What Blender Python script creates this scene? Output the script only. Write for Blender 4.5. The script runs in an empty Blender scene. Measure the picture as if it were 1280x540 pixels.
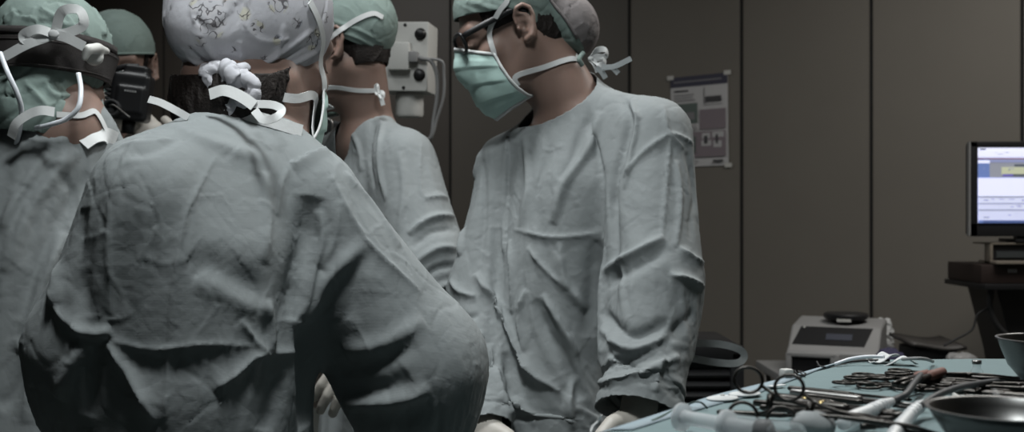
import bpy, bmesh, math, random, time
import numpy as np
from mathutils import Vector, Matrix, noise
C = bpy.context.scene
for _o in list(C.objects): bpy.data.objects.remove(_o)
random.seed(4); RNG = np.random.default_rng(4)
# ---------------------------------------------------------------- camera, light, exposure
cam = bpy.data.cameras.new('camera'); cam_o = bpy.data.objects.new('camera', cam); C.collection.objects.link(cam_o)
cam_o.location = (0, 0, 1.18); cam_o.rotation_euler = (math.pi / 2, 0, 0)
cam.sensor_width = 36; cam.lens = 1400 / 1280 * 36; cam.clip_start = .02
cam.dof.use_dof = True; cam.dof.focus_distance = 1.55; cam.dof.aperture_fstop = 7.0
C.camera = cam_o
C.view_settings.view_transform = 'Standard'; C.view_settings.look = 'None'
C.view_settings.exposure = 0.0; C.view_settings.gamma = 1; C.view_settings.use_curve_mapping = False
world = bpy.data.worlds.new('room_air'); C.world = world; world.use_nodes = True
world.node_tree.nodes['Background'].inputs[0].default_value = (.6, .75, .85, 1); world.node_tree.nodes['Background'].inputs[1].default_value = .012
def area(name, loc, aim, size, power, col=(1, 1, 1), sy=None, spread=180):
    l = bpy.data.lights.new(name, 'AREA'); l.energy = power; l.size = size; l.color = col; l.spread = math.radians(spread)
    if sy: l.shape = 'RECTANGLE'; l.size_y = sy
    o = bpy.data.objects.new(name, l); C.collection.objects.link(o); o.location = loc
    o.rotation_euler = (Vector(aim) - Vector(loc)).to_track_quat('-Z', 'Y').to_euler(); return o
area('operating_lamp_light', (-.34, 2.0, 2.58), (0, 2.05, 1.1), .26, 9.5, (.97, 1., 1.), spread=120)
area('ceiling_panel_light', (1.6, 2.9, 2.93), (1.5, 2.9, 0), .7, 46, (1, .97, .92), 1.3)
area('rear_ceiling_light', (-.10, .84, 2.93), (-.30, 1.35, 1.3), .3, 12.5, (.95, 1, 1), spread=95)
area('left_ceiling_light', (-1.05, 2.45, 2.93), (-1.05, 2.6, 0), .5, 8.5, (.97, 1, 1))
spot = bpy.data.lights.new('cap_fill_spot', 'SPOT'); spot.energy = 75; spot.spot_size = math.radians(15); spot.spot_blend = 1; spot.shadow_soft_size = .07; spot.color = (.97, 1, 1)  # narrow unseen spot added behind the camera to brighten the printed cap
spot_o = bpy.data.objects.new('cap_fill_spot', spot); C.collection.objects.link(spot_o); spot_o.location = (.05, -.55, 2.35); spot_o.rotation_euler = (Vector((-.335, 1.40, 1.45)) - Vector((.05, -.55, 2.35))).to_track_quat('-Z', 'Y').to_euler()
area('far_wall_fill', (-2.4, 5.6, 2.93), (-2.4, 5.9, 0), 1.0, 30, (1, .97, .93))  # added fill that lifts the far left wall, no known lamp there
# ---------------------------------------------------------------- points of view
F = 1400.0; CX, CY = 640.0, 270.0; CAMZ = 1.18
def P(px, py, Y):
    "point of the room seen at a pixel of the photo, Y metres in front of the camera"
    return np.array([(px - CX) / F * Y, Y, CAMZ - (py - CY) / F * Y])
def proj(p):
    p = np.asarray(p); return CX + F * p[..., 0] / p[..., 1], CY - F * (p[..., 2] - CAMZ) / p[..., 1]
def nrm(v):
    v = np.asarray(v, float); return v / (np.linalg.norm(v) + 1e-12)

# ---------------------------------------------------------------- signed distance shapes
class S:
    "a list of shapes blended one after another: (op, k, function)"
    def __init__(s): s.l = []
    def add(s, f, k=.01, op='u'): s.l.append((op, k, f)); return s
    def __call__(s, p):
        d = None
        for op, k, f in s.l:
            e = f(p)
            if d is None: d = e; continue
            if op == 'u':
                if k > 0:
                    h = np.maximum(k - np.abs(d - e), 0) / k; d = np.minimum(d, e) - h * h * k * .25
                else: d = np.minimum(d, e)
            elif op == 's':
                e = -e
                if k > 0:
                    h = np.maximum(k - np.abs(d - e), 0) / k; d = np.maximum(d, e) + h * h * k * .25
                else: d = np.maximum(d, e)
            else:
                if k > 0:
                    h = np.maximum(k - np.abs(d - e), 0) / k; d = np.maximum(d, e) + h * h * k * .25
                else: d = np.maximum(d, e)
        return d
def ell(c, r, B=None):
    c = np.asarray(c, float); r = np.asarray(r, float)
    def f(p):
        q = p - c
        if B is not None: q = q @ B
        k0 = np.linalg.norm(q / r, axis=-1); k1 = np.linalg.norm(q / (r * r), axis=-1) + 1e-9
        return np.where(k0 < 1e-3, -r.min(), k0 * (k0 - 1) / k1)
    return f
def cone(a, b, r1, r2, sq=None):
    "round cone a->b; sq=(axis, s): cross-section s times wider along axis"
    a = np.asarray(a, float); b = np.asarray(b, float)
    if sq is not None:
        ax = nrm(sq[0]); s = sq[1]
        def T(p): return p - np.outer((p @ ax), ax) * (1 - 1 / s) if p.ndim > 1 else p - (p @ ax) * ax * (1 - 1 / s)
        g = cone(T(a), T(b), r1, r2)
        return lambda p: g(T(p))
    ba = b - a; l2 = ba @ ba + 1e-12
    def f(p):
        pa = p - a; t = np.clip(pa @ ba / l2, 0, 1)
        return np.linalg.norm(pa - t[..., None] * ba, axis=-1) - (r1 + (r2 - r1) * t)
    return f
def chain(pts, rs, sq=None):
    pts = [np.asarray(p, float) for p in pts]
    if not hasattr(rs, '__len__'): rs = [rs] * len(pts)
    fs = [cone(pts[i], pts[i + 1], rs[i], rs[i + 1], sq) for i in range(len(pts) - 1)]
    def f(p):
        d = fs[0](p)
        for g in fs[1:]: d = np.minimum(d, g(p))
        return d
    return f
def half(o, n):
    "half space: negative behind the plane through o with outward normal n"
    o = np.asarray(o, float); n = nrm(n); return lambda p: (p - o) @ n
def grad(f, p, e=1e-3):
    g = np.stack([f(p + np.eye(3)[i] * e) - f(p - np.eye(3)[i] * e) for i in range(3)], -1)
    return g / (np.linalg.norm(g, axis=-1, keepdims=True) + 1e-12)
def onto(f, p, off=0., n=6):
    p = np.atleast_2d(np.asarray(p, float)).copy()
    for _ in range(n): p -= grad(f, p) * ((f(p) - off) * .9)[:, None]
    return p
def hit(f, px, py, near=.5, far=6.):
    "where the line of sight through a pixel meets a shape"
    d = P(px, py, 1.); o = np.array([0, 0, CAMZ]); d = d - o; L = np.linalg.norm(d); d /= L
    t = near
    for _ in range(200):
        e = float(f((o + d * t)[None])[0])
        if e < 5e-4: break
        t += e * .7
        if t > far: return None
    return o + d * t
def axis(lo, hi, fine, h0, h1):
    "graded grid line: step h0 inside [fine], growing to h1 outside"
    a, b = max(lo, fine[0]), min(hi, fine[1])
    x = list(np.linspace(a, b, max(2, int(round((b - a) / h0)) + 1)))
    h = h0; v = x[0]; L = []
    while v > lo: h = min(h * 1.12, h1); v -= h; L.append(v)
    h = h0; v = x[-1]; R = []
    while v < hi: h = min(h * 1.12, h1); v += h; R.append(v)
    return np.array(L[::-1] + x + R)
def mesh_sdf(f, xs, ys, zs, st=4):
    "surface nets over a graded grid; returns verts and quads"
    nx, ny, nz = len(xs), len(ys), len(zs)
    ix, iy, iz = [np.unique(np.r_[np.arange(0, n, st), n - 1]) for n in (nx, ny, nz)]
    def grid(a, b, c): return np.stack(np.meshgrid(a, b, c, indexing='ij'), -1).reshape(-1, 3)
    c = f(grid(xs[ix], ys[iy], zs[iz])).reshape(len(ix), len(iy), len(iz))
    def near_ix(n, q): return np.abs(np.arange(n)[:, None] - q[None]).argmin(1)
    D = np.sign(c)[np.ix_(near_ix(nx, ix), near_ix(ny, iy), near_ix(nz, iz))].astype(np.float64)
    lo = np.min([np.abs(c)[i:len(ix) - 1 + i, j:len(iy) - 1 + j, k:len(iz) - 1 + k] for i in (0, 1) for j in (0, 1) for k in (0, 1)], 0)
    dg = np.sqrt(np.diff(xs[ix])[:, None, None] ** 2 + np.diff(ys[iy])[None, :, None] ** 2 + np.diff(zs[iz])[None, None, :] ** 2)
    need = np.zeros(D.shape, bool)
    for a, b, k in np.argwhere(lo < dg * .95):
        need[ix[a]:ix[a + 1] + 1, iy[b]:iy[b + 1] + 1, iz[k]:iz[k + 1] + 1] = True
    e = np.argwhere(need)
    D[need] = np.concatenate([f(np.stack([xs[q[:, 0]], ys[q[:, 1]], zs[q[:, 2]]], -1)) for q in np.array_split(e, max(1, len(e) // 200000))])
    s = D < 0
    cnt = sum(s[i:nx - 1 + i, j:ny - 1 + j, k:nz - 1 + k].astype(np.int8) for i in (0, 1) for j in (0, 1) for k in (0, 1))
    act = (cnt > 0) & (cnt < 8)
    idx = np.full(act.shape, -1, np.int64); idx[act] = np.arange(act.sum())
    ci, cj, ck = np.nonzero(act); n = len(ci)
    V = np.zeros((n, 3)); W = np.zeros(n)
    X = [xs, ys, zs]; C = [ci, cj, ck]
    for ax in range(3):
        o1, o2 = [(1, 2), (0, 2), (0, 1)][ax]
        for u in (0, 1):
            for v in (0, 1):
                off = [0, 0, 0]; off[o1] = u; off[o2] = v
                A = [C[i] + off[i] for i in range(3)]; B = list(A); B[ax] = B[ax] + 1
                da = D[A[0], A[1], A[2]]; db = D[B[0], B[1], B[2]]
                m = (da < 0) != (db < 0)
                t = np.where(m, da / np.where(m, da - db, 1), 0)
                pt = np.stack([X[i][A[i]] for i in range(3)], -1)
                pt[:, ax] += t * (X[ax][B[ax]] - X[ax][A[ax]])
                V[m] += pt[m]; W[m] += 1
    V /= W[:, None]
    Q = []
    for ax in range(3):
        o1, o2 = [(1, 2), (2, 0), (0, 1)][ax]
        A = [slice(1, -1)] * 3; A[ax] = slice(0, None)
        sh = [slice(1, nx - 1), slice(1, ny - 1), slice(1, nz - 1)]
        sh0 = list(sh); sh1 = list(sh); N = [nx, ny, nz]
        sh0[ax] = slice(0, N[ax] - 1); sh1[ax] = slice(1, N[ax])
        a = s[tuple(sh0)]; b = s[tuple(sh1)]
        e = np.argwhere(a != b); flip = a[a != b]
        base = e.copy()
        for i in range(3):
            if i != ax: base[:, i] += 1
        def cell(du, dv):
            q = base.copy(); q[:, o1] -= du; q[:, o2] -= dv; return idx[q[:, 0], q[:, 1], q[:, 2]]
        q = np.stack([cell(1, 1), cell(0, 1), cell(0, 0), cell(1, 0)], -1)
        q[~flip] = q[~flip][:, ::-1]
        Q.append(q)
    Q = np.concatenate(Q)
    Q = Q[(Q >= 0).all(1)]
    return V, Q
def clip(V, Q, g):
    "cut a quad mesh, keep where g(verts) > 0; returns verts, list of faces"
    T = np.concatenate([Q[:, [0, 1, 2]], Q[:, [0, 2, 3]]]) if Q.shape[1] == 4 else Q
    d = g(V); k = d > 0
    full = k[T].all(1); part = k[T].any(1) & ~full
    qf = k[Q].all(1)
    out = [tuple(q) for q in Q[qf]]
    tq = np.concatenate([qf, qf]) if Q.shape[1] == 4 else qf
    for t in T[full & ~tq]: out.append(tuple(t))
    V = list(V); em = {}
    def cut(i, j):
        key = (min(i, j), max(i, j))
        if key not in em:
            t = d[i] / (d[i] - d[j]); t = min(max(t, .08), .92); em[key] = len(V); V.append(V[i] * (1 - t) + V[j] * t)
        return em[key]
    for t in T[part]:
        poly = []
        for a in range(3):
            i, j = int(t[a]), int(t[(a + 1) % 3])
            if k[i]: poly.append(i)
            if k[i] != k[j]: poly.append(cut(i, j))
        if len(poly) >= 3: out.append(tuple(poly))
    V = np.array(V)
    used = np.unique(np.concatenate([np.array(f) for f in out])); mp = -np.ones(len(V), int); mp[used] = np.arange(len(used))
    return V[used], [tuple(int(mp[i]) for i in f) for f in out]
# ---------------------------------------------------------------- linking, materials
def link(name, V, Fs, mat, parent=None, smooth=True):
    me = bpy.data.meshes.new(name)
    me.from_pydata([tuple(map(float, v)) for v in V], [], [tuple(map(int, f)) for f in Fs]); me.validate()
    if smooth: me.polygons.foreach_set('use_smooth', [True] * len(me.polygons))
    if mat: me.materials.append(mat)
    o = bpy.data.objects.new(name, me); C.collection.objects.link(o)
    if parent is not None:
        o.parent = parent; o.matrix_parent_inverse = Matrix.Translation(-parent.location)
    return o
def tag(o, label=None, cat=None, group=None, kind=None):
    for k, v in (('label', label), ('category', cat), ('group', group), ('kind', kind)):
        if v: o[k] = v
    return o
def thing(name, label, cat, loc, group=None):
    o = bpy.data.objects.new(name, None); C.collection.objects.link(o); o.location = tuple(map(float, loc)); o.empty_display_size = .05
    return tag(o, label, cat, group)
# ---------------------------------------------------------------- cloth
def drape(o, collider, frames, grow, pin=None, quality=5, mass=.25, bend=.4, tension=12, gravity=1., air=1.):
    "let a mesh settle as cloth over a solid and keep the shape it takes"
    cm = o.modifiers.new('cloth', 'CLOTH'); s = cm.settings
    s.quality = quality; s.mass = mass; s.tension_stiffness = tension; s.compression_stiffness = tension; s.shear_stiffness = 4
    s.bending_stiffness = bend; s.tension_damping = 5; s.compression_damping = 5; s.shear_damping = 5; s.bending_damping = .5; s.air_damping = air
    s.shrink_min = grow; s.shrink_max = grow
    s.effector_weights.gravity = gravity
    if pin is not None:
        g = o.vertex_groups.new(name='pin')
        for w in np.unique(np.round(pin, 2)):
            if w > 0: g.add([int(i) for i in np.nonzero(np.round(pin, 2) == w)[0]], float(w), 'REPLACE')
        s.vertex_group_mass = 'pin'; s.pin_stiffness = .6
    cm.collision_settings.use_collision = True; cm.collision_settings.distance_min = .003; cm.collision_settings.collision_quality = 2
    cm.collision_settings.use_self_collision = False
    collider.modifiers.new('collision', 'COLLISION'); collider.collision.thickness_outer = .002; collider.collision.cloth_friction = 3
    cm.point_cache.frame_start = 1; cm.point_cache.frame_end = frames + 1
    for f in range(1, frames + 1): C.frame_set(f)
    dg = bpy.context.evaluated_depsgraph_get()
    ev = o.evaluated_get(dg); me = ev.to_mesh(); n = len(me.vertices); co = np.empty(n * 3); me.vertices.foreach_get('co', co); ev.to_mesh_clear()
    o.modifiers.clear(); o.vertex_groups.clear(); collider.modifiers.clear()
    C.frame_set(1)
    return co.reshape(-1, 3)
# ---------------------------------------------------------------- materials
def mat(name, col, rough=.6, metal=0., spec=.5, trans=0., alpha=1., bump=None, var=None, emit=None, sheen=0., ior=1.45):
    m = bpy.data.materials.new(name); m.use_nodes = True; nt = m.node_tree; b = nt.nodes['Principled BSDF']
    b.inputs['Base Color'].default_value = (*col, 1); b.inputs['Roughness'].default_value = rough; b.inputs['Metallic'].default_value = metal
    b.inputs['Specular IOR Level'].default_value = spec; b.inputs['Transmission Weight'].default_value = trans; b.inputs['Alpha'].default_value = alpha
    b.inputs['IOR'].default_value = ior
    if sheen: b.inputs['Sheen Weight'].default_value = sheen
    if emit: b.inputs['Emission Color'].default_value = (*emit[0], 1); b.inputs['Emission Strength'].default_value = emit[1]
    tc = nt.nodes.new('ShaderNodeTexCoord')
    if var:
        n = nt.nodes.new('ShaderNodeTexNoise'); n.inputs['Scale'].default_value = var[0]; n.inputs['Detail'].default_value = 6
        r = nt.nodes.new('ShaderNodeMapRange'); r.inputs[3].default_value = 1 - var[1]; r.inputs[4].default_value = 1 + var[1]
        x = nt.nodes.new('ShaderNodeVectorMath'); x.operation = 'SCALE'; x.inputs[0].default_value = col
        nt.links.new(tc.outputs['Object'], n.inputs['Vector']); nt.links.new(n.outputs['Fac'], r.inputs[0])
        nt.links.new(r.outputs[0], x.inputs['Scale']); nt.links.new(x.outputs[0], b.inputs['Base Color'])
    if bump:
        prev = None
        for kind, sc, st, ds in bump:
            if kind == 'noise': n = nt.nodes.new('ShaderNodeTexNoise'); n.inputs['Scale'].default_value = sc; n.inputs['Detail'].default_value = 5; out = n.outputs['Fac']
            elif kind == 'crease':
                w = nt.nodes.new('ShaderNodeTexNoise'); w.inputs['Scale'].default_value = sc * .5; w.inputs['Detail'].default_value = 3
                a = nt.nodes.new('ShaderNodeVectorMath'); a.operation = 'MULTIPLY_ADD'; a.inputs[1].default_value = (1.2 / sc,) * 3
                nt.links.new(tc.outputs['Object'], w.inputs['Vector']); nt.links.new(w.outputs['Color'], a.inputs[0]); nt.links.new(tc.outputs['Object'], a.inputs[2])
                n = nt.nodes.new('ShaderNodeTexVoronoi'); n.inputs['Scale'].default_value = sc; n.feature = 'DISTANCE_TO_EDGE'; nt.links.new(a.outputs[0], n.inputs['Vector']); out = n.outputs['Distance']
            elif kind == 'weave': n = nt.nodes.new('ShaderNodeTexWave'); n.inputs['Scale'].default_value = sc; n.inputs['Distortion'].default_value = 1.5; n.bands_direction = 'Z'; out = n.outputs['Fac']
            if kind != 'crease': nt.links.new(tc.outputs['Object'], n.inputs['Vector'])
            bp = nt.nodes.new('ShaderNodeBump'); bp.inputs['Strength'].default_value = st; bp.inputs['Distance'].default_value = ds
            nt.links.new(out, bp.inputs['Height'])
            if prev: nt.links.new(prev.outputs[0], bp.inputs['Normal'])
            prev = bp
        nt.links.new(prev.outputs[0], b.inputs['Normal'])
    return m
GB = [('crease', 14, .45, .006), ('crease', 48, .3, .002), ('noise', 40, .25, .003), ('weave', 240, .12, .0006)]
M = dict(
    gown=mat('gown_cloth', (.205, .222, .226), .78, bump=GB, var=(9, .05), spec=.22),
    cap=mat('green_cap_cloth', (.18, .232, .214), .75, bump=[('noise', 60, .4, .003), ('weave', 300, .2, .0008)], var=(30, .22), spec=.2),
    mask=mat('mask_cloth', (.40, .55, .515), .7, bump=[('noise', 90, .25, .002), ('weave', 500, .1, .0005)], var=(14, .06), spec=.25),
    white=mat('white_cotton', (.55, .56, .56), .8, bump=[('noise', 200, .3, .001)], spec=.2),
    skin=mat('skin', (.21, .14, .115), .5, bump=[('noise', 300, .15, .0008)], var=(25, .1), spec=.4),
    hair=mat('brown_hair', (.012, .009, .008), .6, bump=[('noise', 250, .6, .003)], spec=.3),
    black=mat('black_plastic', (.012, .012, .013), .38, spec=.4),
    rubber=mat('black_rubber', (.014, .014, .015), .7),
    grey=mat('grey_plastic', (.22, .22, .22), .5, bump=[('noise', 400, .1, .0005)]),
    pale=mat('pale_plastic', (.50, .50, .48), .45, bump=[('noise', 300, .08, .0005)]),
    steel=mat('steel', (.22, .215, .21), .36, 1., bump=[('noise', 120, .05, .0008)]),
    darksteel=mat('dark_steel', (.052, .049, .046), .34, 1., bump=[('noise', 150, .1, .0008)]),
    trousers=mat('trouser_cloth', (.08, .14, .14), .8), shoe=mat('clog_rubber', (.3, .3, .3), .5),
)
M['skin'].node_tree.nodes['Principled BSDF'].inputs['Subsurface Weight'].default_value = .08
M['skin'].node_tree.nodes['Principled BSDF'].inputs['Subsurface Scale'].default_value = .01
# ---------------------------------------------------------------- small shape helpers
def box_vf(c, s, R=None, bev=0.):
    bm = bmesh.new(); bmesh.ops.create_cube(bm, size=1)
    for v in bm.verts: v.co = Vector((v.co.x * s[0], v.co.y * s[1], v.co.z * s[2]))
    if bev: bmesh.ops.bevel(bm, geom=list(bm.edges) + list(bm.verts), offset=bev, segments=2, affect='EDGES', profile=.6)
    bm.verts.index_update()
    V = np.array([v.co[:] for v in bm.verts]); Fs = [tuple(v.index for v in f.verts) for f in bm.faces]; bm.free()
    if R is not None: V = V @ np.asarray(R).T
    return V + np.asarray(c, float), Fs
def join(*parts):
    V = []; Fs = []; n = 0
    for v, f in parts:
        V.append(np.asarray(v)); Fs += [tuple(i + n for i in q) for q in f]; n += len(v)
    return np.concatenate(V), Fs
def smooth_path(pts, n=8):
    p = np.asarray(pts, float); p = np.r_[[2 * p[0] - p[1]], p, [2 * p[-1] - p[-2]]]; out = []
    for i in range(1, len(p) - 2):
        for t in np.linspace(0, 1, n, endpoint=False):
            a, b, c, d = p[i - 1:i + 3]
            out.append(.5 * (2 * b + (c - a) * t + (2 * a - 5 * b + 4 * c - d) * t * t + (3 * b - a - 3 * c + d) * t ** 3))
    out.append(p[-2]); return np.array(out)
def sweep(path, r, k=10, flat=None, nref=None, cap=True):
    "tube along a path; flat=(width, thickness) makes a strap lying with its normal along nref"
    p = np.asarray(path, float); n = len(p); t = np.gradient(p, axis=0); t /= np.linalg.norm(t, axis=1, keepdims=True) + 1e-12
    if nref is None:
        a = np.array([0, 0, 1.]) if abs(t[0][2]) < .9 else np.array([1., 0, 0]); N = []
        u = nrm(a - t[0] * (a @ t[0]))
        for i in range(n): u = nrm(u - t[i] * (u @ t[i])); N.append(u)
        N = np.array(N)
    else:
        N = np.broadcast_to(np.asarray(nref, float), p.shape); N = N - t * (N * t).sum(1, keepdims=True); N = N / (np.linalg.norm(N, axis=1, keepdims=True) + 1e-9)
    Bn = np.cross(t, N)
    if flat: prof = [(math.copysign(1, x) * flat[0] / 2, math.copysign(1, y) * flat[1] / 2) for x, y in ((1, 1), (-1, 1), (-1, -1), (1, -1))]; k = 4
    else: prof = [(math.cos(2 * math.pi * i / k), math.sin(2 * math.pi * i / k)) for i in range(k)]
    rr = np.broadcast_to(np.asarray(1. if flat else r, float), (n,))
    V = np.concatenate([[p[i] + (Bn[i] * x + N[i] * y) * rr[i] for x, y in prof] for i in range(n)])
    Fs = [(i * k + j, i * k + (j + 1) % k, (i + 1) * k + (j + 1) % k, (i + 1) * k + j) for i in range(n - 1) for j in range(k)]
    if cap: Fs += [tuple(range(k))[::-1], tuple((n - 1) * k + j for j in range(k))]
    return V, Fs
def lathe(prof, k=32, c=(0, 0, 0), R=None):
    V = [(r * math.cos(2 * math.pi * j / k), r * math.sin(2 * math.pi * j / k), z) for r, z in prof for j in range(k)]
    Fs = [(i * k + j, i * k + (j + 1) % k, (i + 1) * k + (j + 1) % k, (i + 1) * k + j) for i in range(len(prof) - 1) for j in range(k)]
    if prof[0][0] > 1e-6: Fs.append(tuple(range(k))[::-1])
    if prof[-1][0] > 1e-6: Fs.append(tuple((len(prof) - 1) * k + j for j in range(k)))
    V = np.array(V)
    if R is not None: V = V @ np.asarray(R).T
    return V + np.asarray(c, float), Fs
def rot(axis_, a): return np.array(Matrix.Rotation(a, 3, Vector(axis_)))
def basis(x, z):
    "columns: x along, y across, z up"
    x = nrm(x); y = nrm(np.cross(z, x)); return np.stack([x, y, np.cross(x, y)], 1)
def flat_shade(o):
    o.data.polygons.foreach_set('use_smooth', [False] * len(o.data.polygons)); return o
def auto(o, a=35):
    o.data.set_sharp_from_angle(angle=math.radians(a)); return o
# ---------------------------------------------------------------- the room
u_w = np.array([.7853, -.6191, 0.]); n_w = np.array([-.6191, -.7853, 0.])   # along the panelled wall, and out of it into the room
W0 = np.array([.5775, 5.5, 0.])
R_w = np.stack([u_w, -n_w, [0, 0, 1]], 1)
def on_wall(px, py, off=0.):
    d = P(px, py, 1.) - [0, 0, CAMZ]; o = np.array([0, 0, CAMZ]); t = ((W0 + n_w * off - o) @ n_w) / (d @ n_w); return o + d * t
def wall_s(px): return (on_wall(px, 270) - W0) @ u_w
H = 3.0
m_wall = mat('wall_laminate', (.150, .139, .122), .55, bump=[('noise', 60, .06, .002), ('weave', 90, .03, .001)], var=(5, .05), spec=.35)
m_dark = mat('dark_laminate', (.072, .065, .058), .5, var=(5, .06))
m_floor = mat('floor_vinyl', (.10, .115, .11), .35, var=(3, .08)); m_ceil = mat('ceiling_paint', (.5, .5, .48), .9)
m_seam = mat('seam_gap', (.006, .006, .006), .9)
sL, sM, sR = -9.2, wall_s(787), 4.6
def wallpiece(name, s0, s1, m, d=.12):
    c = W0 + u_w * (s0 + s1) / 2 - n_w * d / 2; return tag(flat_shade(link(name, *box_vf((c[0], c[1], H / 2), (s1 - s0, d, H), R_w), m)), kind='structure')
wallpiece('wall_back', sM, sR, m_wall); m_mid = mat('falloff_laminate', (.098, .09, .079), .52, var=(5, .06)); s5 = wall_s(563); wallpiece('wall_back_falloff', s5, sM, m_mid); wallpiece('wall_back_dark', sL, s5, m_dark)  # middle segment's darker colour paints in the wall's gradual loss of light
A_ = W0 + u_w * sR; B_ = W0 + u_w * sL; D_ = A_ + n_w * 9.5; E_ = B_ + n_w * 9.5
for nm, p, q, mm in (('wall_right', A_, D_, m_wall), ('wall_front', D_, E_, m_dark), ('wall_left', E_, B_, m_dark)):
    t = nrm(q - p); nn = np.array([t[1], -t[0], 0]); c = (p + q) / 2 + nn * .06
    if ((p + q) / 2 + nn - np.array([0, 1.5, 0])) @ nn < 0: c = (p + q) / 2 - nn * .06
    tag(flat_shade(link(nm, *box_vf((c[0], c[1], H / 2), (np.linalg.norm(q - p) + .24, .12, H), np.stack([t, nn, [0, 0, 1]], 1)), mm)), kind='structure')
cc = (A_ + B_ + D_ + E_) / 4
tag(link('floor', *box_vf((cc[0], cc[1], -.05), (sR - sL, 9.5, .1), R_w), m_floor, smooth=False), kind='structure')
tag(link('ceiling', *box_vf((cc[0], cc[1], H + .05), (sR - sL, 9.5, .1), R_w), m_ceil, smooth=False), kind='structure')
for i, px in enumerate((205, 563, 787, 927.5, 1089.5, 1278)):
    s = wall_s(px); c = W0 + u_w * s + n_w * .001
    tag(link('trim_%d' % (i + 1), *box_vf((c[0], c[1], H / 2), (.012, .006, H), R_w), m_seam, smooth=False), kind='structure')
tag(link('baseboard_back', *box_vf((*(W0 + u_w * (sL + sR) / 2 + n_w * .006)[:2], .06), (sR - sL, .012, .12), R_w), m_dark, smooth=False), kind='structure')
# ---------------------------------------------------------------- people: shared anatomy and clothing
from mathutils.bvhtree import BVHTree
class Frame:
    "a head's own axes: x right, y forward, z up, in metres at scale 1"
    def __init__(s, c, f, tilt=0., sc=1.):
        f = nrm(f); r = nrm(np.cross(f, [0, 0, 1])); u = np.cross(r, f); R = rot(f, tilt); s.c = np.asarray(c, float); s.B = R @ np.stack([r, f, u], 1); s.k = sc
    def w(s, p): return s.c + (np.asarray(p, float) * s.k) @ s.B.T
    def l(s, p): return ((np.asarray(p) - s.c) @ s.B) / s.k
    def sdf(s, f): return lambda p: f(s.l(p)) * s.k
    def d(s, v): return np.asarray(v, float) @ s.B.T
def cranium(g=0.): return ell((0, -.008, .045), (.074 + g, .095 + g, .082 + g))
def head_shape(ears=True):
    h = S().add(cranium()).add(ell((0, .035, -.035), (.060, .058, .084)), .03)
    for s in (-1, 1):
        h.add(chain([(s * .054, -.005, -.04), (s * .043, .035, -.086), (0, .076, -.106)], [.018, .019, .018]), .03)
        h.add(ell((s * .044, .056, -.022), (.022, .024, .018)), .02)
    h.add(chain([(-.042, .074, .028), (0, .087, .028), (.042, .074, .028)], .012), .02)
    for s in (-1, 1): h.add(ell((s * .032, .102, .008), (.021, .02, .013)), .012, 's')
    for s in (-1, 1):
        h.add(ell((s * .032, .0775, .007), (.0145, .0135, .0125)), .003)
        h.add(chain([(s * .018, .092, -.0), (s * .032, .0935, .004), (s * .045, .086, .001)], .0022), .004)
    h.add(cone((0, .088, .012), (0, .113, -.032), .008, .0115), .014)
    for s in (-1, 1): h.add(ell((s * .011, .101, -.036), (.0085, .011, .0075)), .006)
    h.add(chain([(-.022, .088, -.066), (0, .097, -.063), (.022, .088, -.066)], [.004, .007, .004]), .006)
    h.add(chain([(-.02, .087, -.073), (0, .095, -.076), (.02, .087, -.073)], [.004, .0075, .004]), .006)
    if ears:
        for s in (-1, 1):
            q = lambda y, z, x=.088: (s * (x - .006 * (y > -.012)), y, z)
            h.add(ell((s * .078, -.017, -.002), (.008, .017, .029), np.array(Matrix.Rotation(s * .35, 3, 'Z') @ Matrix.Rotation(-.2, 3, 'X'))), .008)
            h.add(chain([q(-.001, .004), q(-.003, .018), q(-.012, .030), q(-.025, .032), q(-.035, .022), q(-.036, .006), q(-.029, -.012), q(-.019, -.027), q(-.008, -.03)], [.003, .0038, .0042, .0042, .0042, .004, .004, .0058, .005]), .005)
            h.add(ell((s * .092, -.012, -.006), (.012, .0085, .011)), .004, 's')
            h.add(chain([q(-.012, .02, .085), q(-.024, .012, .085), q(-.025, -.005, .085), q(-.016, -.017, .085)], .003), .004)
            h.add(ell((s * .081, -.002, -.006), (.005, .004, .006)), .004)
    return h
def hand_shape(W, d, n, side, sc=1., curl=.5, g=0.):
    "palm, five jointed fingers and a thumb; d along the fingers, n out of the back of the hand"
    d = nrm(d); n = nrm(np.asarray(n, float) - d * (np.dot(n, d))); a = np.cross(d, n) * side
    def q(x, y, z): return np.asarray(W, float) + sc * (d * x + a * y + n * z)
    h = S().add(chain([q(-.02, 0, 0), q(.01, 0, 0)], [(.026 + g) * sc, (.028 + g) * sc]))
    for y, l in ((-.028, .082), (-.009, .088), (.011, .085), (.029, .077)):
        h.add(cone(q(.012, y * .6, 0), q(l, y, -.002), (.015 + g) * sc, (.0125 + g) * sc), .02)
    for y, l0, L, ang in ((-.030, .082, (.044, .026, .022), -.1), (-.010, .088, (.05, .03, .024), -.03), (.011, .085, (.046, .028, .023), .04), (.030, .077, (.036, .022, .02), .12)):
        p = np.array([l0, y, 0.]); t = .25 * curl; pts = [p.copy()]
        for s_, c_ in zip(L, (.9, 1.2, .8)):
            t += c_ * curl * .7; p = p + s_ * np.array([math.cos(t), ang * math.cos(t), -math.sin(t)]); pts.append(p.copy())
        h.add(chain([q(*x) for x in pts], [(r + g) * sc for r in (.0095, .0088, .008, .007)]), .005)
    pts = [(.015, -.025, -.004), (.04, -.052, -.016), (.066, -.062, -.026), (.088, -.062, -.036)]
    h.add(chain([q(*x) for x in pts], [(r + g) * sc for r in (.016, .0125, .0105, .0085)]), .01)
    return h
def eval_co(o, lv):
    m = o.modifiers.new('fine', 'SUBSURF'); m.levels = lv; m.render_levels = lv
    ev = o.evaluated_get(bpy.context.evaluated_depsgraph_get()); me = bpy.data.meshes.new_from_object(ev); o.modifiers.clear()
    old = o.data; o.data = me; me.name = old.name; bpy.data.meshes.remove(old)
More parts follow.
